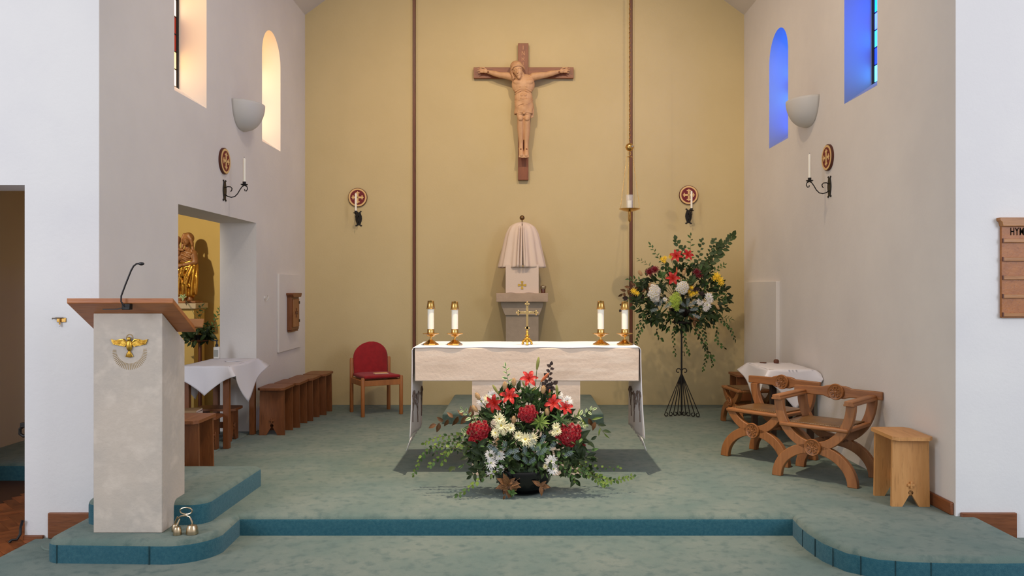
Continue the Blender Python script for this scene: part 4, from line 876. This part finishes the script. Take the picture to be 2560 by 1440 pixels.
m_lily = mk('lily_petal', S(204,38,22), .5, col2=S(172,24,18), scale=10, rand=.08); m_anth = mk('anther', S(92,30,18), .7); m_bud = mk('lily_bud', S(206,92,60), .5, col2=S(176,110,60), scale=6); m_gbud = mk('green_bud', S(140,140,70), .5); m_tail = mk('bunny_tail', S(196,158,112), .9, bump=.4, bscale=90)
MUMW = mum('daisy', m_pw, m_gc); MUMC = mum('daisy', m_pc, m_yc, 16, 3); MUMS = mum('daisy', m_pw, m_yc, 13, 2, .22); MUMR = mum('bloom', m_pr, m_pd, 13, 4, .1); MUMD = mum('bloom', m_pd, m_pd, 14, 4, .1); MUMY = mum('bloom', m_py, m_py, 11, 3, .15); MUMG = mum('bloom', m_pg, m_gc, 13, 3, .25)
LP = MB()                                         # a lily petal along +y
def lp(u, v):
    x = (u-.5)*2; w_ = .19*math.sin(PI*(.10+.86*v))**.8*(1 if v < .97 else .3); return (x*w_, v*math.cos(.5)*(1-.0*v), .55*v-.62*v**3*.8+.10*(1-abs(x))*0-.05*(1-x*x)+.05)
LPM = LP.grid(lp, 4, 7).mesh('petal', m_lily)
def lily_core():
    b = MB()
    for i in range(6):
        a = i*PI/3+.3; b.tube([(0,0,0), (.12*math.cos(a), .12*math.sin(a), .3), (.24*math.cos(a), .24*math.sin(a), .52)], .012, 4, 0); b.ell((.25*math.cos(a), .25*math.sin(a), .54), (.05,.025,.025), (0,0,a+1.5), 6, 4, 1)
    b.tube([(0,0,0), (0,0,.62)], [.02,.035], 5, 0); return b.mesh('lily', [m_lily, m_anth])
LCM = lily_core()
def tailmesh():
    b = MB(); b.ell((0,.5,0), (.26,.5,.26), nu=10, nv=8); rnd = random.Random(2)
    for i in range(90):
        z = rnd.uniform(-.9, .9); a = rnd.uniform(0, 2*PI); r = math.sqrt(1-z*z); p = Vector((.26*r*math.cos(a), .5+.5*z, .26*r*math.sin(a))); q = p+Vector((.1*math.cos(a), .14, .1*math.sin(a))); w_ = .012
        b.add([p-Vector((w_,0,w_)), p+Vector((w_,0,w_)), q], [(0,1,2)])
    return b.mesh('grass_tail', m_tail)
TAIL = tailmesh()
BUD = MB().lathe([(0,0), (.07,.05), (.12,.35), (.13,.65), (.07,.92), (0,1)], n=8, M=Matrix.Rotation(-PI/2, 4, 'X')).mesh('bud', m_bud); GBUD = MB().lathe([(0,0), (.07,.05), (.12,.35), (.13,.65), (.07,.92), (0,1)], n=8, M=Matrix.Rotation(-PI/2, 4, 'X')).mesh('bud', m_gbud)
def silvermesh():
    b = MB()
    def seg(p, a, l, d):
        q = (p[0]+l*math.sin(a), p[1]+l*math.cos(a)); w_ = .022-.004*d; c, s = math.cos(a)*w_, math.sin(a)*w_
        b.add([(p[0]-c, p[1]+s, .02*d), (p[0]+c, p[1]-s, .02*d), (q[0]+c*.9, q[1]-s*.9, .03*d+.02), (q[0]-c*.9, q[1]+s*.9, .03*d+.02)], [(0,1,2,3)])
        return q
    p = (0, 0)
    for i in range(7):
        n = seg(p, .05*(-1)**i, .14, 0)
        for s in (-1, 1):
            q = n; L_ = .17-.012*abs(i-3)
            for j in range(2):
                q2 = seg(q, s*(.95-.1*j), L_*.6, 1)
                for t in (-.7, .7): seg(q2, s*.95+t, L_*.4, 2)
                q = q2
        p = n
    return b.mesh('silver_leaf', g_silver)
SILV = silvermesh()
class Arr:
    """a flower arrangement: root thing, working in world points"""
    def __init__(s, root, heart): s.r = root; s.o = Vector(root.location); s.h = Vector(heart)-s.o
    def loc(s, p): return Vector(p)-s.o
    def stem(s, p, r=.0022, name='stem', mat=None, start=None):
        a = s.h+Vector((random.uniform(-.05,.05), random.uniform(-.04,.04), random.uniform(-.02,.03))) if start is None else s.loc(start); b = s.loc(p); m = (a+b)/2+Vector((0, 0, .02+.06*(b-a).length))
        return MB().tube([a, a.lerp(m, .6)+(m-a.lerp(b,.5))*.3, m, b], r, 5).build(name, mat or g_stem, s.r)
    def head(s, me, name, p, size, face=(0,-1,.4), parent=None, stem=True):
        n = (Vector(face)+Vector((random.uniform(-.25,.25), 0, random.uniform(-.2,.2)))).normalized(); L_ = s.loc(p)
        if stem: s.stem(p+(-n*.02 if isinstance(p, Vector) else Vector(p)))
        o = bpy.data.objects.new(name, me); COL.objects.link(o); o.parent = parent or s.r
        M = (n.to_track_quat('Z', 'Y').to_matrix().to_4x4() @ Matrix.Rotation(random.uniform(0, 6), 4, 'Z')); M.translation = L_; o.matrix_local = M @ Matrix.Diagonal((size, size, size, 1)); return o
    def lily(s, p, size, face=(0,-1,.35)):
        c = s.head(LCM, 'lily', p, size, face)
        for i in range(6):
            o = bpy.data.objects.new('petal', LPM); COL.objects.link(o); o.parent = c; o.matrix_local = Matrix.Rotation(i*PI/3, 4, 'Z') @ Matrix.Diagonal((1.15 if i % 2 else .95, 1, 1, 1))
    def cluster(s, me, name, p, rx, rz, n, size, ry=.03):
        s.stem(p)
        for i in range(n):
            a = i*2.399; r = math.sqrt((i+.5)/n); d = Vector((rx*r*math.cos(a), 0, rz*r*math.sin(a))); d.y = -ry*math.sqrt(max(0, 1-r*r))
            s.head(me, name, Vector(p)+d, size*random.uniform(.85, 1.15), (d.x/rx*.9, -.9, .25+d.z/rz*.9), stem=False)
    def sprig(s, pts, kind, n, size, mat=None, start=True, spread=.9, face=(0,-1,.35), r=.0022, kinds=None, t0=.12, name='stem', droop=0):
        q = [s.loc(p) for p in pts]
        if start: q = [s.h+Vector((random.uniform(-.04,.04), random.uniform(-.03,.03), 0))]+q
        # smooth the path
        path = []
        for i in range(len(q)-1):
            p0, p1, p2, p3 = q[max(0,i-1)], q[i], q[i+1], q[min(len(q)-1,i+2)]
            for j in range(6):
                t = j/6; path.append(.5*((2*p1)+(p2-p0)*t+(2*p0-5*p1+4*p2-p3)*t*t+(3*p1-p0-3*p2+p3)*t**3))
        path.append(q[-1]); K = len(path)-1
        st = MB().tube(path, [r*(1-.6*i/K) for i in range(K+1)], 5).build(name, mat or g_bstem, s.r)
        for i in range(n):
            t = t0+(1-t0)*(i+.6)/n; x = t*K; a = min(K-1, int(x)); p = path[a].lerp(path[a+1], x-a); d = (path[a+1]-path[a]).normalized()
            f = (Vector(face)+Vector((random.uniform(-.6,.6), random.uniform(-.3,.3), random.uniform(-.6,.6)))).normalized(); side = d.cross(f).normalized()*(1 if i % 2 else -1)
            ax = (d*random.uniform(.3,.8)+side*spread+Vector((0,random.uniform(-.3,.1),-droop))).normalized() if i < n-1 else d
            kk = random.choice(kinds) if kinds else kind
            put('leaf', LV[kk], st, p, ax, f, size*random.uniform(.75, 1.2)*(1-.3*t))
        return st
def rosette(A_, p, kind, n, size, out=.6):
    st = A_.stem(p)
    for i in range(n):
        a = i*2.4; d = Vector((math.cos(a), -out*random.uniform(.3, 1), math.sin(a)*.9)); put('leaf', LV[kind], st, A_.loc(p), d, (0,-1,.6), size*random.uniform(.8, 1.15))
def filler(A_, fn, n, kinds, size, name='foliage'):   # the dense mass of leaves nobody could count
    b = MB(); mats = [g_dark, g_mid, g_pur, g_euc]; rnd = random
    for i in range(n):
        p, out = fn(); me = LV[rnd.choice(kinds)]; mi = mats.index(me.materials[0]) if me.materials[0] in mats[:] else 0
        d = (out+Vector((rnd.uniform(-.7,.7), rnd.uniform(-.7,.3), rnd.uniform(-.7,.7)))).normalized(); M = basis(d, (rnd.uniform(-.5,.5), -1, rnd.uniform(0,.9))).to_4x4(); M.translation = A_.loc(p); M = M @ Matrix.Diagonal([size*rnd.uniform(.6,1.25)]*3+[1])
        b.add([M @ v.co for v in me.vertices], [tuple(q.vertices) for q in me.polygons], mi)
    return tag(b.build(name, mats, A_.r, fixn=False), kind='stuff')

# --- arrangement on the carpet before the altar
FY = 5.44; F0 = P(1308, 1225, FY); 
F = thing('flower_arrangement', 'large low arrangement of red lilies and white daisies in a black bowl before the altar', 'flowers', (F0.x, FY, 0))
MB().lathe([(0,0), (.13,0), (.15,.008), (.155,.014), (.14,.018), (.15,.03), (.185,.08), (.195,.13), (.19,.165), (.18,.165), (.185,.13), (.17,.08), (.12,.03), (0,.03)], n=40).build('bowl', m_black, F)
MB().lathe([(0,.06), (.165,.06), (.175,.13), (.14,.175), (0,.19)], n=20).build('foam', mk('floral_foam', S(30,46,28), .9), F)
FA = Arr(F, (F0.x, FY, .17))
Q = lambda px, py, dy=0: P(px, py, FY+dy)
for px, py, sz, dy, fc in ((1322,948,.075,-.02,(0,-.8,.7)), (1273,990,.078,-.10,(.1,-.9,.6)), (1236,1008,.075,-.12,(-.3,-1,.1)), (1383,1008,.072,-.11,(0,-1,.5)), (1413,1020,.066,-.08,(.4,-.9,.5))): FA.lily(Q(px, py, dy), sz, fc)
for px, py, d, sz, me in ((1352,955,(.7,-.2,.8),.085,BUD), (1374,998,(0,-.1,1),.07,BUD), (1394,992,(-.1,-.1,1),.085,GBUD), (1342,925,(.15,0,1),.09,GBUD), (1268,1000,(-.5,-.2,.8),.07,GBUD), (1246,985,(-.5,0,.8),.075,GBUD), (1312,968,(-.3,-.4,.8),.05,GBUD), (1330,978,(.5,-.4,.5),.05,GBUD)):
    p = Q(px, py, -.08); st = FA.stem(p); put('bud', me, F, FA.loc(p), d, (0,-1,0), sz)
for px, py, rx, rz, n in ((1320,1033,.060,.052,26), (1198,1074,.075,.062,26), (1424,1087,.085,.082,40)): FA.cluster(MUMR, 'bloom', Q(px, py, -.12), rx, rz, n, .021, .05)
FA.cluster(MUMR, 'bloom', Q(1182,1100,-.1), .025, .03, 6, .02); FA.cluster(MUMR, 'bloom', Q(1452,1108,-.1), .028, .03, 7, .02)
for px, py, sz, me in ((1248,1047,0.043,MUMC), (1254,1064,0.053,MUMC), (1276,1070,0.037,MUMC), (1239,1082,0.036,MUMC), (1259,1081,.024,MUMC), (1296,1089,0.034,MUMC), (1314,1099,0.053,MUMC), (1333,1094,0.037,MUMC), (1327,1106,0.039,MUMC),
                       (1226,1138,.040,MUMW), (1249,1141,.040,MUMW), (1228,1158,.046,MUMW), (1226,1180,.032,MUMW), (1250,1172,.030,MUMW), (1378,1153,.046,MUMW), (1383,1173,.044,MUMW), (1364,1166,.022,MUMC), (1390,1066,.030,MUMC), (1393,1078,.032,MUMC), (1385,1083,.024,MUMC),
                       (1231,988,.036,MUMW), (1204,1003,.036,MUMW), (1220,997,.034,MUMC), (1418,1003,.040,MUMW), (1398,988,.03,MUMW)):
    FA.head(me, 'daisy', Q(px, py, -.17 if py > 1040 else -.06), sz, (random.uniform(-.3,.3), -1, .35))
for px, py, d in ((1200,1000,(-.5,0,.8)), (1194,1030,(-.6,0,.7)), (1286,966,(-.1,0,1)), (1262,975,(.0,0,1)), (1357,985,(.1,0,1)), (1284,1060,(0,-.2,1)), (1368,1040,(0,0,1)), (1243,1112,(.1,-.5,.8))):
    p = Q(px, py, -.12); FA.stem(p); put('grass_tail', TAIL, F, FA.loc(p), d, (0,-1,0), .058)
for px, py, d in ((1250,1140,(-.5,-.4,.8)), (1262,1142,(.5,-.5,.6)), (1318,1160,(-.3,-.6,.7)), (1322,1158,(.5,-.6,.5)), (1345,1140,(.0,-.4,1)), (1350,1138,(.5,-.4,.7)), (1300,1150,(-.5,-.6,.5)), (1410,1140,(.6,-.5,.4)), (1372,1128,(.5,-.3,.8)), (1336,1128,(-.4,-.3,.9)), (1243,1128,(-.7,-.3,.5)), (1258,1128,(.2,-.4,.9)), (1272,1132,(.8,-.4,.3)), (1352,1112,(.3,-.3,.9)), (1340,1108,(-.6,-.3,.7)), (1310,1140,(.1,-.4,.9))):
    p = Q(px, py, -.19); put('silver_leaf', SILV, F, FA.loc(p), d, (0,-1,.3), .075)
FA.sprig([Q(1285,1000), Q(1272,960), Q(1264,915)], 'var', 12, .052, g_stem, t0=.45)
FA.sprig([Q(1350,1010), Q(1368,960), Q(1378,912)], 'pur', 14, .050, t0=.4); FA.sprig([Q(1345,1000), Q(1362,980), Q(1385,960)], 'pur', 8, .05, t0=.5)
FA.sprig([Q(1230,1080,-.05), Q(1190,1055,-.05), Q(1156,1022,-.05)], 'var', 14, .052, g_stem, t0=.4); FA.sprig([Q(1220,1090,-.06), Q(1180,1078,-.06), Q(1158,1082,-.06)], 'var', 9, .048, g_stem, t0=.5)
FA.sprig([Q(1390,1070,-.05), Q(1430,1048,-.05), Q(1482,1024,-.05)], 'var', 14, .052, g_stem, t0=.45); FA.sprig([Q(1400,1075), Q(1440,1060), Q(1462,1062)], 'var', 9, .04, g_stem, t0=.5)
FA.sprig([Q(1240,1075,.05), Q(1160,1040,.05), Q(1088,1062,.05)], 'brown', 10, .085, t0=.5, kinds=('brown', 'dark', 'brown')); FA.sprig([Q(1400,1075,.05), Q(1470,1045,.05), Q(1512,1085,.0)], 'brown', 10, .085, t0=.5, kinds=('brown', 'dark', 'olive'))
for pts, n, kk in (([Q(1235,1115), Q(1160,1105), Q(1100,1108), Q(1055,1140), Q(1034,1188)], 30, 'birch'), ([Q(1235,1120,-.05), Q(1150,1118,-.08), Q(1110,1135,-.08), Q(1072,1165,-.08)], 22, 'birchb'), ([Q(1240,1115,.03), Q(1160,1090,.05), Q(1100,1092,.05), Q(1060,1108,.05)], 20, 'birchb'), ([Q(1180,1105,-.02), Q(1130,1120,-.05), Q(1106,1158,-.06)], 14, 'birch'),
                   ([Q(1270,1170,-.16), Q(1205,1195,-.2), Q(1170,1222,-.22), Q(1142,1241,-.24)], 16, 'birch'),
                   ([Q(1380,1140,-.08), Q(1450,1160,-.12), Q(1500,1195,-.1), Q(1545,1200,-.08), Q(1584,1190,-.06)], 34, 'birchb'), ([Q(1390,1145,-.1), Q(1450,1170,-.15), Q(1490,1200,-.16), Q(1515,1212,-.16)], 26, 'birchb'), ([Q(1385,1130), Q(1440,1140,-.05), Q(1480,1165,-.05), Q(1550,1170,-.0)], 20, 'birch'), ([Q(1380,1150,-.16), Q(1420,1180,-.2), Q(1440,1205,-.2)], 12, 'birch')):
    FA.sprig(pts, kk, int(n*1.1), .037, t0=.3, kinds=('birch', 'birchb', kk), droop=.4)
for pts, n, kk in (([Q(1230,1125,-.1), Q(1165,1125,-.14), Q(1110,1118,-.15), Q(1070,1125,-.14)], 20, 'birchb'), ([Q(1235,1100,-.05), Q(1180,1085,-.06), Q(1130,1098,-.08), Q(1085,1135,-.08)], 20, 'birch'), ([Q(1395,1150,-.14), Q(1450,1180,-.18), Q(1475,1190,-.18), Q(1530,1200,-.18)], 22, 'birch'), ([Q(1390,1135,-.08), Q(1440,1150,-.1), Q(1470,1175,-.12), Q(1500,1190,-.12)], 24, 'birchb')):
    FA.sprig(pts, kk, n, .036, t0=.25, kinds=('birch', 'birchb', kk, 'dark'), droop=.3)
for pts in ([Q(1230,1130,-.12), Q(1190,1150,-.16), Q(1152,1128,-.16)], [Q(1235,1150,-.14), Q(1200,1175,-.18), Q(1178,1190,-.18)], [Q(1400,1120,-.12), Q(1440,1118,-.15), Q(1480,1098,-.14)], [Q(1400,1140,-.12), Q(1440,1150,-.16), Q(1470,1140,-.16)], [Q(1390,1160,-.14), Q(1425,1180,-.18), Q(1440,1200,-.18)]):
    FA.sprig(pts, 'dark', 9, .085, g_stem, t0=.3)
for px, py, kind, n, sz in ((1205,1140,'dark',6,.11), (1200,1165,'dark',5,.11), (1195,1120,'dark',4,.12), (1430,1125,'dark',6,.11), (1420,1150,'dark',5,.1), (1445,1100,'dark',4,.12), (1300,1175,'ivy',7,.055), (1325,1185,'ivyb',6,.055), (1355,1120,'mid',6,.09), (1300,1020,'slim',10,.10), (1345,1010,'slim',10,.10), (1290,1000,'slim',8,.09), (1322,985,'mid',8,.08), (1350,1055,'olive',12,.085), (1270,1030,'slim',8,.10), (1400,1050,'slim',8,.1), (1350,1150,'dark',6,.1), (1275,1160,'dark',6,.1)):
    rosette(FA, Q(px, py, -.14 if py > 1040 else -.05), kind, n, sz*.8)
rosette(FA, Q(1270,1212,-.2), 'brown', 9, .075); FA.sprig([Q(1300,1195,-.2), Q(1275,1215,-.22), Q(1262,1240,-.23)], 'brown', 6, .06, start=False); rosette(FA, Q(1352,1215,-.19), 'brown', 4, .06); rosette(FA, Q(1278,1232,-.22), 'ivyb', 4, .045)
def dome():
    while 1:
        px, py = random.uniform(1175, 1455), random.uniform(975, 1195); dx = (px-1312)/135; dz = (py-1120)/(150 if py < 1120 else 75)
        if dx*dx+dz*dz < 1 and not(py < 1030 and abs(px-1312) > 75): break
    p = Q(px, py, random.uniform(-.11, .10)*(1-.5*(dx*dx+dz*dz))-.02); return p, Vector((dx, -.3, -dz))
filler(FA, dome, 640, ('dark', 'dark', 'mid', 'dark', 'slim', 'slim'), .068)
filler(FA, lambda: (Q(random.gauss(1312, 70), random.uniform(1095, 1185), random.uniform(-.19, -.12)), Vector((random.uniform(-1,1), -.4, random.uniform(-.8,.6)))), 190, ('dark', 'slim', 'mid', 'ivy'), .05, 'low_foliage')
filler(FA, lambda: (Q(random.uniform(1235, 1400), random.uniform(985, 1090), random.uniform(-.10, .0)), Vector((random.uniform(-.8,.8), -.3, random.uniform(-.2,1)))), 150, ('mid', 'slim', 'mid', 'dark'), .06, 'high_foliage')

# --- pedestal arrangement on the iron stand
SY = 8.62; S0 = P(1704, 1035, SY)
W_ = thing('flower_stand', 'tall black wrought iron stand carrying the big flower arrangement', 'flower stand', (S0.x, SY, 0))
kz = lambda py: EYE-(py-719)*SY/2000
MB().tube([(0,0,.06), (0,0,kz(800))], .0095, 10).build('pole', m_iron, W_)
MB().lathe([(0,0), (.10,0), (.105,.02), (.03,.03), (0,.03)], (0,0,kz(808)), 20).build('tray', m_iron, W_)
b = MB()
for s in (-1, 1): b.tube([(s*r*math.cos(t)+s*.035, 0, kz(932)+.02+r*math.sin(t)) for t, r in [(PI+.3-i*.33, .032-.0011*i) for i in range(18)]], .005, 6)
b.build('scroll', m_iron, W_); MB().tube([(0,0,kz(880)), (.03,0,kz(880)), (.03,0,kz(890))], .004, 6).build('catch', m_iron, W_)
for az in (200, 322, 80):
    t = math.radians(az); c, s = math.cos(t), math.sin(t); lg = MB()
    for i, R_ in enumerate((.21, .155, .10, .05)):
        ps = [Vector((.008*c, .008*s, kz(936)-.0)), Vector((R_*.5*c, R_*.5*s, kz(936)*.55))]
        for j in range(12):
            a = -.2-j*.42; rr = .024-.001*j; ps.append(Vector(((R_-.024+rr*math.cos(a))*c, (R_-.024+rr*math.cos(a))*s, .028+rr*math.sin(a))))
        lg.tube(ps, .0052, 6)
    lg.build('leg', m_iron, W_)
E0 = P(1702, 790, SY)
E = thing('flower_arrangement', 'tall spreading arrangement of red lilies, white and yellow blooms on an iron stand', 'flowers', (E0.x, SY, kz(800)+.002))
MB().lathe([(0,.03), (.09,.03), (.12,.07), (.13,.125), (.12,.125), (.11,.075), (.08,.045), (0,.045)], n=28).build('bowl', m_black, E)
EA = Arr(E, (E0.x, SY, kz(772))); Q = lambda px, py, dy=0: P(px, py, SY+dy)
for px, py, sz, fc in ((1691,640,.085,(-.2,-1,.2)), (1719,638,.08,(.3,-1,.5)), (1682,696,.09,(0,-1,.1))): EA.lily(Q(px, py, -.12), sz, fc)
for px, py, d in ((1692,685,(0,0,1)), (1706,688,(.4,0,.9))): put('bud', BUD, E, EA.loc(Q(px, py, -.08)), d, (0,-1,0), .08)
for px, py, sz in ((1624,680,.055), (1637,674,.055), (1742,680,.05), (1748,688,.045)): EA.head(MUMD, 'bloom', Q(px, py, -.1), sz, (-.2,-1,.5))
for px, py, sz in ((1792,690,.05), (1800,700,.05), (1803,708,.04), (1788,696,.04), (1729,719,.03), (1722,729,.032), (1734,733,.03), (1741,730,.03), (1728,737,.028), (1584,728,.04), (1592,733,.035), (1655,648,.03), (1663,645,.03), (1676,642,.03), (1660,653,.03)): EA.head(MUMY, 'bloom', Q(px, py, -.1), sz, (0,-1,.4))
EA.cluster(MUMS, 'daisy', Q(1635,731,-.13), .060, .085, 30, .024, .05); EA.cluster(MUMS, 'daisy', Q(1640,748,-.13), .03, .03, 7, .024); EA.cluster(MUMS, 'daisy', Q(1706,719,-.13), .06, .065, 26, .024, .05); EA.head(MUMS, 'daisy', Q(1662,749,-.14), .03)
for px, py, sz in ((1750,755,.045), (1768,763,.05), (1772,742,.05), (1775,750,.04), (1764,772,.035)): EA.head(MUMW, 'daisy', Q(px, py, -.12), sz)
EA.cluster(MUMG, 'bloom', Q(1687,750,-.15), .055, .075, 14, .034, .05); EA.head(MUMG, 'bloom', Q(1692,772,-.16), .034)
for px, py, d in ((1718,768,(0,-.4,1)), (1722,766,(.7,-.4,.6)), (1714,768,(-.7,-.4,.6)), (1724,775,(.6,-.5,.1)), (1712,775,(-.6,-.5,-.1)), (1645,766,(-.5,-.4,.6)), (1648,768,(.2,-.5,.9)), (1660,770,(.5,-.4,.4)), (1645,772,(-.7,-.4,-.2)), (1730,785,(.5,-.4,-.3))): put('silver_leaf', SILV, E, EA.loc(Q(px, py, -.16)), d, (0,-1,.3), .095)
for px, py, d in ((1605,690,(-.5,0,.8)), (1630,722,(-.4,0,.9)), (1665,700,(0,0,1)), (1708,690,(.2,0,1)), (1790,760,(.3,-.2,-.6))): put('grass_tail', TAIL, E, EA.loc(Q(px, py, -.1)), d, (0,-1,0), .07)
U_ = dict(t0=.3)
for pts, kk, n, sz in (([Q(1722,700), Q(1726,640), Q(1727,588)], 'mid', 16, .06), ([Q(1740,700), Q(1775,660), Q(1810,620), Q(1832,588)], 'euc', 26, .085), ([Q(1745,690), Q(1770,640), Q(1788,600)], 'euc', 20, .062), ([Q(1735,690), Q(1748,640), Q(1756,600)], 'euc', 14, .06),
                       ([Q(1730,700), Q(1760,670), Q(1792,632), Q(1800,610)], 'euc', 18, .08), ([Q(1680,690), Q(1650,650), Q(1626,612)], 'mid', 18, .06), ([Q(1670,700), Q(1625,665), Q(1597,648)], 'slim', 14, .055), ([Q(1690,680), Q(1698,630), Q(1690,598)], 'euc', 12, .07), ([Q(1700,690), Q(1708,650), Q(1712,620)], 'euc', 10, .07),
                       ([Q(1650,740), Q(1590,715), Q(1556,735)], 'brown', 14, .08), ([Q(1650,750), Q(1585,735), Q(1552,775)], 'pur', 14, .07), ([Q(1650,730), Q(1600,700), Q(1572,698)], 'mid', 14, .065), ([Q(1640,755), Q(1600,748), Q(1565,750)], 'mid', 14, .06), ([Q(1755,700), Q(1790,675), Q(1812,662)], 'mid', 14, .055),
                       ([Q(1760,740), Q(1800,745), Q(1828,755)], 'mid', 16, .06), ([Q(1755,765), Q(1800,790), Q(1828,798)], 'slim', 16, .06), ([Q(1755,750), Q(1790,735), Q(1812,722)], 'slim', 12, .06), ([Q(1750,730), Q(1775,720), Q(1800,716)], 'dark', 12, .085)):
    EA.sprig(pts, kk, n, sz, t0=.3)
for pts, n in (([Q(1660,790), Q(1620,800), Q(1600,830), Q(1590,860)], 24), ([Q(1650,790), Q(1610,795), Q(1592,820)], 14), ([Q(1690,805,-.05), Q(1684,840,-.06), Q(1688,888,-.06)], 20), ([Q(1705,805,-.08), Q(1712,850,-.08), Q(1722,885,-.08)], 20), ([Q(1740,790), Q(1760,830), Q(1768,870)], 22), ([Q(1745,790), Q(1790,820), Q(1792,850), Q(1812,870)], 18),
               ([Q(1745,785), Q(1800,800), Q(1825,820), Q(1838,852)], 24), ([Q(1735,800), Q(1755,850), Q(1778,900)], 16), ([Q(1740,830), Q(1766,880), Q(1757,926)], 22), ([Q(1765,870), Q(1782,892), Q(1780,915)], 10), ([Q(1670,800), Q(1640,830), Q(1655,850)], 12)):
    EA.sprig(pts, 'birch', n, .046, t0=.2, droop=.6, kinds=('birch', 'birch', 'dark'))
for px, py, kind, n, sz in ((1625,770,'dark',7,.14), (1640,795,'dark',6,.13), (1590,752,'dark',5,.12), (1770,785,'dark',7,.14), (1790,770,'dark',6,.13), (1750,800,'dark',6,.12), (1690,790,'dark',6,.13), (1740,724,'pur',5,.07), (1752,735,'pur',4,.07), (1730,700,'euc',8,.09), (1760,690,'dark',7,.10), (1655,690,'mid',7,.10), (1655,720,'dark',8,.11), (1605,712,'dark',7,.10), (1735,800,'brown',4,.10)):
    rosette(EA, Q(px, py, -.1), kind, n, sz*.68)
def dome2():
    while 1:
        px, py = random.uniform(1575, 1825), random.uniform(650, 830); dx = (px-1702)/118; dz = (py-752)/(88 if py < 752 else 70)
        if dx*dx+dz*dz < 1: break
    w_ = 1-.6*(dx*dx+dz*dz)
    return Q(px, py, random.uniform(-.12, .16)*w_), Vector((dx, -.3, -dz))
filler(EA, dome2, 640, ('dark', 'dark', 'euc', 'mid', 'slim', 'slim'), .072)
# --- greenery before the statue in the side chapel
VY = 8.15; V0 = P(500, 835, VY)
VT = thing('plant_stand', 'dark slim pedestal holding greenery below the chapel statue', 'plant stand', (V0.x, VY, 0))
MB().lathe([(0,0), (.10,0), (.10,.02), (.02,.04), (.018,V0.z-.09), (.08,V0.z-.07), (.085,V0.z-.06), (0,V0.z-.06)], n=18).build('column', m_strip, VT)
V_ = thing('greenery', 'loose spray of dark leaves in the side chapel below the statue', 'plant', (V0.x, VY, V0.z-.058)); VA = Arr(V_, (V0.x, VY, V0.z+.01))
MB().lathe([(0,0), (.06,0), (.075,.05), (.065,.055), (0,.05)], n=18).build('bowl', m_black, V_); Q = lambda px, py, dy=0: P(px, py, VY+dy)
for pts, kk, n, sz in (([Q(520,830), Q(538,800), Q(550,770)], 'mid', 18, .05), ([Q(515,835), Q(530,825), Q(545,815)], 'mid', 12, .05), ([Q(500,820), Q(495,785), Q(505,765)], 'dark', 10, .06), ([Q(490,830), Q(475,835), Q(462,840)], 'dark', 14, .08), ([Q(510,840), Q(522,845), Q(528,835)], 'dark', 12, .08), ([Q(500,800), Q(510,770), Q(515,772)], 'slim', 8, .04), ([Q(495,845), Q(480,855), Q(470,850)], 'dark', 10, .08)): VA.sprig(pts, kk, n, sz)
filler(VA, lambda: (Q(random.uniform(466, 528), random.uniform(812, 855), random.uniform(-.1, .1)), Vector((random.uniform(-1,1), -.3, random.uniform(-.5,.5)))), 60, ('dark',), .08)
rosette(VA, P(458, 742, 8.3), 'var', 5, .05)
